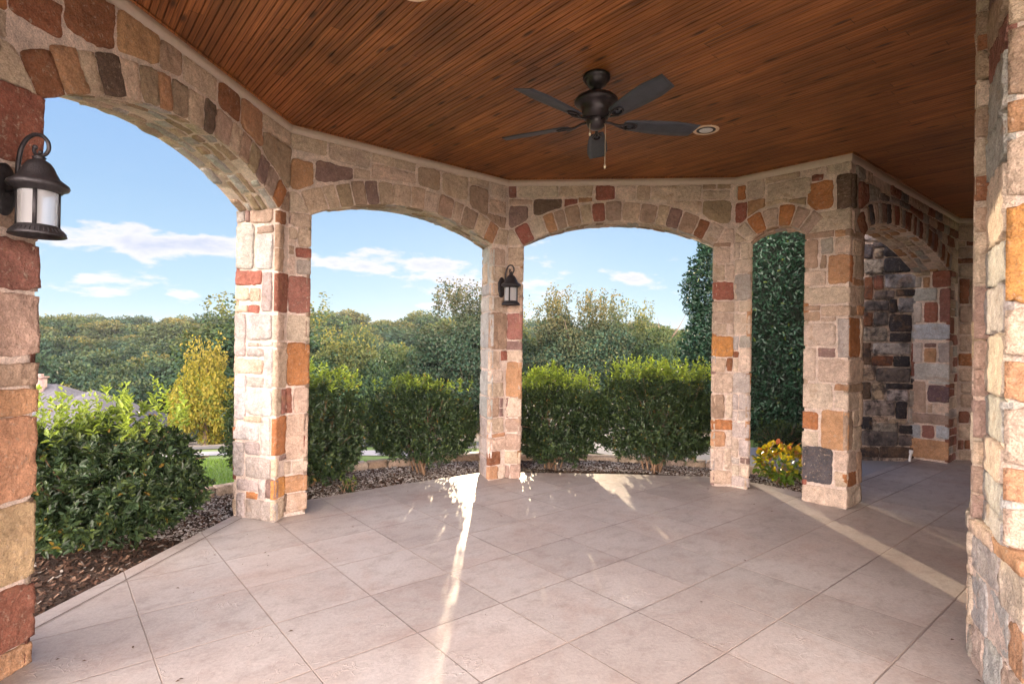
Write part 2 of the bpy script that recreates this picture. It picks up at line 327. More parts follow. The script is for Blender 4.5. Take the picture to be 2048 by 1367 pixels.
def stone(mb, fmap, c, u0, u1, bot, top, H=.010, ds=.022, exl=0, exr=0, ext=0, wob=.008, skew=0):
    H = H * 1.15
    """one lumpy stone: fmap(u, z, h) -> xyz; bot/top may be floats or functions of u"""
    bf = bot if callable(bot) else (lambda u: np.full_like(u, bot)); tf = top if callable(top) else (lambda u: np.full_like(u, top))
    sid[0] += 1; sd_ = sid[0]
    w_ = max(u1 - u0, .02); hh = max(float(np.mean(tf(np.array([(u0 + u1) / 2]))) - np.mean(bf(np.array([(u0 + u1) / 2])))), .02)
    nu = max(3, min(22, int(w_ / ds))); nv = max(3, min(22, int(hh / ds)))
    eu = min(.0055 / w_, .2); ev = min(.0055 / hh, .2)
    s_ = np.concatenate([[0, eu * .35], np.linspace(eu, 1 - eu, nu), [1 - eu * .35, 1]]); t_ = np.concatenate([[0, ev * .35], np.linspace(ev, 1 - ev, nv), [1 - ev * .35, 1]])
    S, T = np.meshgrid(s_, t_, indexing='ij')
    U = u0 + (u1 - u0) * S; B = bf(U); TT = tf(U); Z = B + (TT - B) * T
    # rounded corners
    cr = np.clip((np.abs(S - .5) * 2) ** 8 * (np.abs(T - .5) * 2) ** 8, 0, 1); k = min(w_, hh)
    U = U - np.sign(S - .5) * cr * .06 * k; Z = Z - np.sign(T - .5) * cr * .06 * k
    q = np.stack([U * 9, Z * 9, np.full_like(U, sd_ * 3.7)], -1)
    n1 = vnoise(q, 1); n2 = vnoise(q * 3.1, 2); n3 = vnoise(q * 1.3 + 50, 3); n4 = vnoise(q * 2.6 + 90, 4)
    n5 = vnoise(q * 6.5 + 20, 5); U = U + (n3 * .9 + .7 * n4 + .45 * n5) * wob; Z = Z + (n1 * .7 + .8 * n2 + .45 * n5) * wob
    def prof(x, e, ex0, ex1):
        a = np.where((x < .5) & ex0, 1.0, np.clip(x / e, 0, 1) if True else 0); b_ = np.where((x > .5) & ex1, 1.0, np.clip((1 - x) / e, 0, 1))
        return np.minimum(np.where(x < .5, a, 1), np.where(x >= .5, b_, 1))
    pr = np.minimum(np.sqrt(prof(S, eu, exl > 0, exr > 0)), np.sqrt(prof(T, ev, False, ext > 0)))
    tl = (random.random() - .5) * .012; t2 = (random.random() - .5) * .012
    h = -.0025 + pr * (.0025 + H + (random.random() - .5) * .010 + tl * (S - .5) + t2 * (T - .5) + n1 * .0045 + n2 * .0045 + n4 * .0035 + vnoise(q * 6.1, 12) * .003)
    if exl: U = np.where(S < 1e-6, u0 - exl, U)
    if exr: U = np.where(S > 1 - 1e-6, u1 + exr, U)
    cap = lambda A, first: np.concatenate([A[:1], A] if first else [A, A[-1:]], 0)
    for flag, first in ((exl, True), (exr, False)):               # return the open corner edge into the wall
        if flag:
            U = cap(U, first); Z = cap(Z, first); h = cap(h, first); q = cap(q, first); h[0 if first else -1] = -.03
    P = fmap(U, Z, h)
    cc = np.array(PAL[c]) if isinstance(c, str) else np.array(c); cc = cc * (1 + (random.random() - .5) * .16) * (1 + (np.array([random.random() for _ in range(3)]) - .5) * .06)
    tone = 1 + .10 * vnoise(q * .35, 9)
    C = np.concatenate([cc[None, :] * tone.reshape(-1, 1), np.ones((tone.size, 1))], 1)
    mb.grid(P, C)
def planemap(o, e, n):
    """u along e (2d), h along n (2d, out of the wall)"""
    o = np.array(o, float); e = np.array(e, float); n = np.array(n, float)
    def f(U, Z, h): return np.stack([o[0] + e[0] * U + n[0] * h, o[1] + e[1] * U + n[1] * h, Z], -1)
    return f
def inset(u0, z0, u1, z1, g=.006): return u0 + g, z0 + g, u1 - g, z1 - g
def speced(mb, key, fmap, umin, umax, exl=0, exr=0, H=.015, ds=.015, zmax=9, snap=.035):
    for (u0, z0, u1, z1, c) in SPEC[key]:
        a = u0 < umin + snap; b_ = u1 > umax - snap
        u0 = umin if a else max(u0, umin); u1 = umax if b_ else min(u1, umax); z1 = min(z1, zmax)
        if u1 - u0 < .02 or z1 - z0 < .02: continue
        stone(mb, fmap, c, u0 + (0 if a and exl else .003), u1 - (0 if b_ and exr else .003), z0, z1, H, ds, exl if a else 0, exr if b_ else 0)
def random_face(mb, fmap, u0, u1, z0, z1, exl=0, exr=0, H=.015, ds=.03, cols=None, hmin=.09, hmax=.26, wmin=.12, wmax=.42):
    z = z0
    while z < z1 - .03:
        h = random.uniform(hmin, hmax); h = z1 - z if z + h > z1 - .06 else h
        u = u0
        while u < u1 - .02:
            w_ = random.uniform(wmin, wmax); w_ = u1 - u if u + w_ > u1 - .09 else w_
            a = u <= u0 + 1e-6; b_ = u + w_ >= u1 - 1e-6; c = random.choice(cols) if cols else rcol()
            if h > .17 and random.random() < .35 and w_ < .3:
                k = random.uniform(.35, .65) * h
                stone(mb, fmap, c, u + .008, u + w_ - .008, z + .007, z + k - .007, H, ds, exl if a else 0, exr if b_ else 0)
                stone(mb, fmap, random.choice(cols) if cols else rcol(), u + .008, u + w_ - .008, z + k + .007, z + h - .007, H, ds, exl if a else 0, exr if b_ else 0)
            else: stone(mb, fmap, c, u + .008, u + w_ - .008, z + .007, z + h - .007, H, ds, exl if a else 0, exr if b_ else 0)
            u += w_
        z += h
SPEC={
'P1j':[(0.483,2.765,0.598,2.879,'G'),(0.411,2.762,0.474,2.869,'P'),(0.078,2.743,0.397,2.866,'PT'),(0.34,2.319,0.586,2.741,'W'),(0.075,2.647,0.309,2.717,'PT'),(0.07,2.311,0.313,2.636,'W'),(0.221,2.169,0.578,2.304,'R'),(0.069,1.918,0.211,2.286,'PG'),(0.4,2.023,0.583,2.148,'T'),(0.24,2.019,0.391,2.142,'T'),(0.414,1.917,0.574,1.988,'T'),(0.242,1.914,0.409,1.99,'R'),(0.438,1.501,0.581,1.899,'G'),(0.06,1.658,0.433,1.896,'W'),(0.254,1.598,0.411,1.634,'G'),(0.056,1.601,0.237,1.641,'W'),(0.182,1.506,0.421,1.581,'G'),(0.042,1.218,0.17,1.585,'W'),(0.179,1.343,0.573,1.48,'T'),(0.419,0.906,0.565,1.333,'W'),(0.175,1.218,0.414,1.317,'G'),(0.051,0.96,0.426,1.203,'W'),(0.192,0.896,0.449,0.948,'T'),(0.224,0.721,0.547,0.885,'W'),(0.059,0.595,0.205,0.944,'PW'),(0.43,0.38,0.54,0.699,'G'),(0.211,0.587,0.424,0.709,'G'),(0.044,0.377,0.418,0.573,'G'),(0.219,0.253,0.533,0.352,'PW'),(0.115,0.195,0.21,0.379,'PW'),(0.022,0.209,0.115,0.391,'P'),(0.226,0.185,0.403,0.249,'O'),(0.406,0,0.528,0.228,'G'),(-0.017,0,0.398,0.18,'G')],
'P1a':[(2.453,2.724,2.635,2.848,'OB'),(2.459,2.506,2.608,2.715,'B'),(2.466,2.285,2.615,2.5,'B'),(2.455,1.917,2.669,2.281,'RB'),(2.465,1.655,2.647,1.899,'T'),(2.47,1.592,2.675,1.643,'T'),(2.487,1.219,2.693,1.586,'T'),(2.477,0.966,2.604,1.216,'T'),(2.615,0.969,2.693,1.207,'RP'),(2.476,0.599,2.704,0.955,'O'),(2.589,0.543,2.699,0.589,'P'),(2.496,0.406,2.57,0.583,'T'),(2.512,0.202,2.686,0.393,'OO'),(2.572,0.009,2.693,0.195,'T')],
'P1b':[(-0.027,2.757,0.024,2.862,'P'),(0.03,2.744,0.194,2.868,'T'),(-0.025,2.614,0.084,2.726,'T'),(0.091,2.552,0.197,2.73,'T'),(-0.024,2.562,0.086,2.609,'C'),(-0.022,2.472,0.058,2.548,'B'),(0.07,2.449,0.196,2.544,'R'),(-0.02,2.285,0.072,2.455,'C'),(0.078,2.289,0.199,2.432,'G'),(0.008,1.918,0.195,2.273,'RP'),(0.013,1.652,0.2,1.901,'C'),(0.007,1.231,0.206,1.64,'O'),(0.013,0.973,0.063,1.214,'RB'),(0.071,0.967,0.197,1.21,'T'),(0.008,0.531,0.203,0.957,'T'),(0.007,0.404,0.064,0.522,'T'),(0.07,0.397,0.206,0.51,'C'),(-0.002,0.218,0.208,0.384,'OT'),(-0.022,0.046,0.035,0.222,'DB'),(0.041,0.031,0.211,0.209,'T')],
'P2j':[(0.206,2.674,0.45,2.857,'W'),(-0.008,2.384,0.174,2.82,'W'),(0.201,2.407,0.435,2.663,'T'),(-0.004,2.258,0.523,2.39,'W'),(-0.014,2.054,0.511,2.246,'W'),(-0.033,1.601,0.515,2.043,'W'),(0.013,1.351,0.491,1.589,'W'),(-0.005,1.012,0.496,1.32,'W'),(0,0.739,0.476,0.999,'W'),(0.007,0.501,0.459,0.725,'PW'),(0.016,0.262,0.468,0.486,'PW'),(0.047,0.023,0.452,0.246,'PW')],
'P2a':[(2.428,2.619,2.628,2.829,'T'),(2.432,2.415,2.633,2.607,'T'),(2.429,2.246,2.637,2.403,'T'),(2.432,2.048,2.64,2.234,'T'),(2.439,1.593,2.647,2.042,'B'),(2.424,1.343,2.564,1.575,'T'),(2.575,1.452,2.638,1.575,'R'),(2.428,1.197,2.62,1.331,'C'),(2.431,1.01,2.631,1.185,'T'),(2.428,0.762,2.56,1,'B'),(2.567,0.872,2.627,0.995,'P'),(2.569,0.767,2.629,0.866,'P'),(2.432,0.573,2.632,0.748,'T'),(2.42,0.51,2.635,0.562,'OT'),(2.422,0.358,2.637,0.504,'T'),(2.411,0.181,2.595,0.344,'OB'),(2.422,0.009,2.561,0.171,'OT'),(2.561,0.005,2.644,0.163,'C')],
'P2b':[(-0.031,2.68,0.034,2.858,'R'),(0.04,2.621,0.176,2.857,'T'),(-0.027,2.421,0.18,2.609,'T'),(-0.025,2.255,0.183,2.415,'T'),(-0.022,2.055,0.185,2.249,'T'),(-0.017,1.713,0.19,2.043,'RP'),(-0.014,1.589,0.187,1.701,'P'),(-0.018,1.453,0.189,1.577,'C'),(-0.019,1.006,0.188,1.436,'OT'),(-0.025,0.75,0.04,0.992,'P'),(0.046,0.753,0.188,0.995,'C'),(-0.022,0.57,0.191,0.741,'PT'),(-0.025,0.344,0.035,0.544,'PT'),(0.04,0.347,0.188,0.547,'PT'),(-0.022,0.176,0.185,0.334,'T'),(-0.019,0,0.064,0.162,'PT'),(0.07,0.001,0.194,0.171,'PT')],
'P3a':[(2.516,2.861,2.676,2.907,'B'),(2.518,2.661,2.684,2.855,'C'),(2.515,2.456,2.62,2.65,'T'),(2.631,2.456,2.708,2.65,'C'),(2.512,2.223,2.717,2.445,'R'),(2.515,2.08,2.708,2.211,'T'),(2.511,1.949,2.704,2.071,'T'),(2.513,1.806,2.651,1.941,'T'),(2.657,1.808,2.712,1.942,'C'),(2.516,1.545,2.714,1.795,'OO'),(2.508,1.362,2.646,1.53,'T'),(2.651,1.375,2.712,1.532,'OB'),(2.505,1.112,2.709,1.351,'T'),(2.509,0.81,2.641,1.094,'B'),(2.647,0.813,2.713,1.097,'C'),(2.506,0.672,2.705,0.799,'O'),(2.503,0.474,2.652,0.659,'OT'),(2.506,0.201,2.633,0.457,'C'),(2.638,0.205,2.71,0.46,'C'),(2.498,0.026,2.718,0.191,'T'),(2.657,0.478,2.718,0.663,'C')],
'P3b':[(-0.045,2.723,0.072,2.905,'C'),(0.078,2.71,0.197,2.89,'C'),(-0.013,2.54,0.199,2.704,'C'),(-0.009,2.223,0.044,2.467,'C'),(0.049,2.217,0.203,2.527,'G'),(-0.012,2.083,0.064,2.211,'C'),(0.069,2.079,0.194,2.206,'C'),(-0.009,1.808,0.197,2.056,'C'),(-0.006,1.627,0.07,1.795,'W'),(0.075,1.653,0.2,1.797,'G'),(-0.004,1.542,0.071,1.616,'OB'),(0.078,1.371,0.197,1.646,'C'),(-0.002,1.367,0.073,1.531,'C'),(-0.011,1.122,0.195,1.358,'PW'),(-0.014,0.919,0.073,1.106,'PW'),(0.079,0.929,0.198,1.114,'PW'),(-0.011,0.783,0.064,0.907,'PW'),(0.07,0.794,0.195,0.917,'PW'),(-0.015,0.593,0.191,0.778,'PW'),(-0.007,0.456,0.08,0.575,'C'),(0.087,0.376,0.194,0.582,'PW'),(-0.011,0.36,0.082,0.444,'C'),(-0.01,0.276,0.094,0.353,'PW'),(0.1,0.294,0.202,0.366,'P'),(-0.008,0.141,0.096,0.265,'C'),(0.102,0.149,0.198,0.282,'C'),(-0.006,0.016,0.2,0.139,'PW')],
'P4a':[(0.823,2.846,1.084,2.923,'B'),(1.089,2.839,1.209,2.914,'OT'),(0.808,2.529,0.931,2.839,'B'),(0.951,2.668,1.08,2.839,'G'),(1.091,2.654,1.21,2.827,'C'),(0.953,2.513,1.013,2.66,'B'),(1.025,2.345,1.218,2.646,'OT'),(0.812,2.335,1.01,2.502,'C'),(0.814,2.135,1.216,2.317,'C'),(0.832,2.069,0.959,2.123,'B'),(0.965,2.005,1.218,2.115,'T'),(0.817,1.956,0.96,2.058,'B'),(0.966,1.948,1.115,1.994,'T'),(0.819,1.684,1.112,1.931,'C'),(1.128,1.572,1.216,1.985,'G'),(0.932,1.568,1.114,1.667,'P'),(0.812,1.314,0.923,1.665,'C'),(0.935,1.303,1.215,1.549,'C'),(0.805,1.012,1.093,1.288,'C'),(1.103,1.22,1.211,1.295,'OT'),(1.104,1.037,1.213,1.209,'C'),(0.802,0.785,0.952,0.981,'O'),(0.975,0.597,1.216,1.013,'OT'),(0.81,0.613,0.954,0.773,'C'),(0.803,0.217,1.096,0.611,'D'),(1.106,0.387,1.205,0.588,'C'),(1.108,0.221,1.207,0.376,'T'),(0.795,0,1.204,0.192,'C')],
'P4b':[(-0.027,2.838,0.423,2.925,'B'),(0.083,2.651,0.299,2.826,'C'),(0.309,2.434,0.415,2.848,'B'),(-0,2.359,0.075,2.639,'O'),(0.089,2.418,0.3,2.645,'C'),(0.095,2.336,0.424,2.412,'OT'),(-0.006,2.129,0.269,2.314,'C'),(0.285,2.142,0.429,2.331,'C'),(-0.016,2.011,0.196,2.115,'B'),(0.212,2.021,0.386,2.126,'OT'),(-0.007,1.573,0.3,1.99,'O'),(0.316,1.572,0.412,1.999,'T'),(-0.01,1.305,0.392,1.552,'C'),(-0.019,1.206,0.382,1.293,'B'),(-0.015,1.022,0.291,1.196,'C'),(0.309,0.843,0.389,1.187,'T'),(-0.005,0.609,0.115,1.017,'B'),(0.126,0.855,0.297,1.006,'C'),(0.133,0.586,0.4,0.839,'C'),(-0.039,0.385,0.249,0.587,'C'),(0.267,0.22,0.378,0.564,'B'),(-0.033,0.223,0.256,0.368,'O'),(-0.056,0.015,0.357,0.207,'C')],
'W':[(-1.653,3.774,-1.288,3.907,'DG'),(-1.281,3.771,-0.842,3.904,'D2'),(-1.651,3.611,-1.076,3.758,'G'),(-1.062,3.476,-0.591,3.755,'D2'),(-1.648,3.33,-1.367,3.596,'DG'),(-1.354,3.477,-1.075,3.595,'D2'),(-1.352,3.337,-1.073,3.462,'G'),(-1.645,3.071,-1.357,3.315,'G'),(-1.35,3.071,-1.224,3.3,'D'),(-1.218,3.241,-0.988,3.322,'D'),(-1.21,3.079,-1.077,3.226,'T'),(-1.064,3.101,-0.765,3.285,'D2'),(-0.758,3.101,-0.586,3.285,'G'),(-1.642,2.842,-1.354,3.056,'D2'),(-1.347,2.835,-1.068,3.061,'G'),(-1.061,2.859,-0.666,3.086,'D2'),(-1.638,2.442,-1.35,2.782,'T'),(-1.343,2.437,-1.217,2.783,'OB'),(-1.211,2.592,-1.058,2.813,'RB'),(-1.044,2.616,-0.574,2.829,'G2'),(-1.195,2.446,-0.896,2.578,'DG'),(-0.883,2.492,-0.592,2.595,'D2'),(-1.34,2.261,-0.984,2.415,'DG'),(-0.971,2.234,-0.853,2.447,'D2'),(-0.846,2.243,-0.577,2.47,'G2'),(-1.359,2.023,-1.212,2.237,'OB'),(-1.205,2.033,-0.989,2.242,'DG'),(-0.974,1.941,-0.642,2.213,'D2'),(-1.356,1.789,-1,2.003,'G'),(-0.965,1.787,-0.654,1.927,'D2'),(-0.635,1.79,-0.559,2.2,'G'),(-1.634,2.191,-1.368,2.413,'G'),(-1.631,1.792,-1.364,2.176,'D'),(-1.626,1.42,-1.366,1.759,'T'),(-1.359,1.423,-1.233,1.762,'DB'),(-1.213,1.592,-0.666,1.768,'W2'),(-1.225,1.413,-0.912,1.567,'OB'),(-0.905,1.404,-0.663,1.572,'D2'),(-1.622,1.178,-1.167,1.392,'T'),(-1.16,1.167,-0.661,1.387,'DG'),(-0.65,1.254,-0.56,1.773,'RB'),(-0.646,1.158,-0.577,1.231,'D2'),(-1.367,0.893,-1.227,1.158,'DB'),(-1.213,0.897,-1.032,1.162,'T'),(-1.012,1.059,-0.611,1.147,'D2'),(-1.003,0.875,-0.685,1.043,'W2'),(-0.671,0.792,-0.574,1.048,'G'),(-1.618,0.637,-1.379,1.154,'G'),(-1.349,0.648,-0.876,0.875,'G'),(-0.862,0.605,-0.696,0.862,'D2'),(-0.688,0.529,-0.571,0.778,'G'),(-1.613,0.423,-1.375,0.615,'T'),(-1.361,0.429,-1.214,0.621,'D2'),(-1.201,0.553,-0.978,0.633,'T'),(-0.964,0.523,-0.708,0.596,'T'),(-1.199,0.401,-0.824,0.533,'G'),(-0.81,0.373,-0.596,0.505,'D2'),(-1.61,0.106,-1.372,0.409,'G'),(-1.358,0.178,-0.829,0.42,'DG'),(-0.822,0.19,-0.601,0.358,'DG'),(-1.608,0,-1.104,0.155,'DB'),(-1.097,0,-0.579,0.172,'DB'),(-0.002,3.589,0.319,3.705,'T'),(-0,3.356,0.366,3.574,'T'),(0.002,3.255,0.117,3.335,'T'),(0.131,3.269,0.367,3.334,'RB'),(0.003,3.095,0.369,3.24,'T'),(0.004,3,0.37,3.08,'OB'),(0.02,2.782,0.372,2.978,'T'),(0.037,2.382,0.172,2.76,'OB'),(0.186,2.384,0.375,2.761,'T'),(0.034,2.093,0.379,2.354,'T'),(0.043,1.919,0.381,2.071,'T'),(0.045,1.658,0.384,1.897,'T'),(0.034,1.437,0.386,1.626,'O'),(0.037,1.198,0.388,1.408,'T'),(0.066,1.017,0.391,1.177,'T'),(0.068,0.807,0.393,1.003,'T'),(0.044,0.565,0.193,0.746,'RB'),(0.206,0.57,0.395,0.751,'T'),(0.046,0.329,0.398,0.546,'T'),(0.13,0.171,0.4,0.309,'OB'),(0.035,0.165,0.116,0.303,'RB'),(0.05,0.003,0.401,0.148,'T')],
'R4':[(0.204,2.796,0.39,2.854,'T'),(0.304,2.626,0.389,2.779,'G'),(0.203,2.619,0.292,2.771,'OT'),(-0,2.609,0.185,2.858,'R'),(0.124,2.411,0.393,2.606,'W2'),(-0.004,2.082,0.105,2.592,'RP'),(0.294,2.088,0.391,2.393,'PW'),(0.116,2.085,0.276,2.394,'R'),(-0.013,1.828,0.4,2.064,'BW'),(0.282,1.476,0.391,1.788,'PW'),(0.129,1.71,0.271,1.775,'P'),(0.127,1.481,0.269,1.696,'OT'),(-0.005,1.486,0.11,1.776,'PG'),(-0.013,1.217,0.394,1.467,'W2'),(0.233,0.717,0.402,1.194,'PT'),(-0.004,1.157,0.223,1.207,'W2'),(0.001,0.887,0.222,1.143,'PP'),(0.161,0.723,0.22,0.866,'T'),(-0.001,0.735,0.149,0.869,'C'),(0.003,0.558,0.399,0.708,'PT'),(0.294,0.323,0.403,0.525,'BW'),(0.14,0.341,0.282,0.534,'RP'),(0.001,0.354,0.128,0.538,'BW'),(-0.001,0.029,0.394,0.322,'OT')],
'P0':[(0.031,2.931,0.099,3.061,'OB'),(0.054,2.5,0.2,2.946,'RB'),(0.078,2.174,0.196,2.477,'B'),(0.09,1.882,0.197,2.128,'RP'),(0.096,1.554,0.197,1.87,'PT'),(0.061,1.409,0.19,1.525,'B'),(0.064,1.264,0.186,1.397,'OT'),(0.069, 0.848, 0.201, 1.257, (0.48, 0.25, 0.15)),(0.077, 0.444, 0.204, 0.831, (0.5, 0.36, 0.22)),(0.084,0.124,0.221,0.425,'RB'),(0.088,0,0.226,0.118,'OT')],
'S2':[(-0.04,3.473,0.104,3.623,'RP'),(0.117,3.47,0.609,3.62,'C'),(0.625,3.482,1.036,3.615,'T'),(1.069,3.43,1.303,3.611,'R'),(1.322,3.427,1.554,3.608,'C'),(1.571,3.426,1.731,3.605,'T'),(1.747,3.429,2.334,3.601,'C'),(-0.035,3.072,0.249,3.372,'P'),(-0.039,3.389,0.296,3.455,'T'),(0.314,3.253,0.661,3.452,'DB'),(0.694,3.35,0.858,3.45,'R'),(0.874,3.382,1.037,3.465,'OT'),(1.33,3.378,1.717,3.417,'T'),(1.733,3.385,1.908,3.414,'B'),(1.925,3.275,2.337,3.412,'C'),(2.353,3.144,2.682,3.418,'OL'),(2.349,3.555,2.506,3.613,'B'),(2.522,3.559,2.678,3.611,'B'),(2.35,3.431,2.664,3.541,'C')],
'S1':[(0.001,3.471,0.357,3.678,'T'),(0.38,3.444,0.811,3.661,'C'),(0.842,3.523,1.348,3.665,'T'),(0.007,3.093,0.23,3.38,'OT'),(0.251,3.211,0.626,3.41,'P'),(0.64,3.295,0.821,3.419,'C'),(0.836,3.336,1.344,3.507,'C'),(1.385,3.345,1.661,3.599,'B'),(1.382,3.642,2.026,3.727,'T'),(1.698,3.332,2.05,3.595,'T'),(2.08,3.201,2.348,3.52,'B'),(2.366,3.442,2.616,3.655,'C'),(2.37,3.252,2.62,3.416,'T'),(2.333,3.078,2.624,3.226,'B'),(2.075,3.536,2.344,3.68,'T')],
'S0':[(0.07,3.222,0.341,3.405,'OB'),(0.353,3.303,0.674,3.596,'OB'),(0.703,3.353,1.02,3.678,'OT'),(1.038,3.417,1.231,3.658,'B'),(1.261,3.386,1.611,3.699,'T'),(1.638,3.332,1.899,3.657,'OB'),(1.929,3.207,2.214,3.659,'OT'),(2.234,3.479,2.716,3.667,'T'),(2.244,3.029,2.728,3.471,'OL')],
'S3':[(-0.018,3.427,0.024,3.586,'C'),(0.03,3.414,0.124,3.572,'O'),(0.147,3.396,0.347,3.624,'C'),(0.361,3.546,0.734,3.618,'T'),(0.744,3.556,1.001,3.626,'C'),(1.01,3.519,1.242,3.638,'C'),(0.385,3.33,0.847,3.533,'C'),(0.855,3.474,0.973,3.543,'RB'),(-0.015,3.137,0.145,3.382,'R'),(0.156,3.178,0.361,3.383,'OT'),(0.371,3.253,0.608,3.342,'T'),(0.614,3.218,0.798,3.315,'OL'),(0.808,3.158,1.07,3.459,'O'),(1.098,3.13,1.245,3.495,'DB'),(0.851,2.916,1.248,3.127,'C')],
'S4':[(0.064,3.147,0.159,3.506,'DB'),(0.244,3.164,0.502,3.459,'RB'),(0.166,3.492,0.419,3.654,'G'),(0.45,3.493,0.628,3.654,'C'),(0.074,2.908,0.128,3.118,'C'),(0.516,3.261,0.884,3.49,'G'),(0.901,3.364,1.179,3.454,'DG'),(1.197,3.395,1.241,3.441,'G')]}
# ------------------------------------------------------------------ the stone porch
def pt(k, u, d=0):
    e = wdir(k); return Cp[k] + e * u + np.array([-e[1], e[0]]) * d
inward = lambda k: np.array([wdir(k)[1], -wdir(k)[0]])
T225 = .166
WALL = {  # a, b, spring, crown, thickness, outer shift left, outer shift right
    -1: (.22, 2.48, 2.86, 3.19, .42, .17, .17), 0: (.22, 2.54, 2.86, 3.195, .475, .17, .132), 1: (.20, 2.425, 2.87, 3.135, .40, T225, T225),
    2: (.183, 2.50, 2.88, 3.19, .40, T225, T225), 3: (.19, .812, 2.90, 3.045, .37, T225, 0), 4: (.37, 3.877, 2.86, 3.18, .45, 0, 0)}
RING = .235
RINGC = {0: 'OB OT T DB T OL OT OL T DB PT T B OL P PT O'.split(), 1: 'T T OL C P T T C C B T B T OT'.split(), 2: 'R C OT C B C R C T PT C P C OB C'.split(),
         3: 'C O C O C C'.split(), 4: 'OB C D C G P D C RB C G RB OB C RB G RB C G OB P RB C G RB C OB G'.split(), -1: 'C T OB T C OL T P C T OT C T B'.split()}
def curve(k):
    a, b, zs, zc = WALL[k][:4]
    if k == 4:
        pu = [.37, .447, .551, .76, .994, 1.483, 2.024, 2.647, 3.145, 3.581, 3.877]; pz = [2.87, 2.955, 3.02, 3.08, 3.125, 3.174, 3.170, 3.115, 3.034, 2.930, 2.855]
        u = np.linspace(a, b, 90); z = np.interp(u, pu, pz); z[1:-1] = (z[:-2] + z[1:-1] + z[2:]) / 3
    else:
        hf = (b - a) / 2; r_ = (hf * hf + (zc - zs) ** 2) / (2 * (zc - zs)); th = math.asin(hf / r_); t = np.linspace(-th, th, 70)
        u = (a + b) / 2 + r_ * np.sin(t); z = zc - r_ + r_ * np.cos(t)
    d = np.stack([np.gradient(u), np.gradient(z)], 1); d /= np.linalg.norm(d, axis=1)[:, None]; n = np.stack([-d[:, 1], d[:, 0]], 1)
    s_ = np.concatenate([[0], np.cumsum(np.hypot(np.diff(u), np.diff(z)))]); return u, z, n, s_
porch = empty('stone_porch', (0, 6, 0), label='open stone porch with arches between pale limestone pillars and a stained wood ceiling', cat='porch')
PO = Vector((0, 6, 0))
def under(o, parent):                                  # parent keeping world coordinates
    o.parent = parent; o.matrix_parent_inverse = Matrix.Translation(-Vector(parent.location)); return o
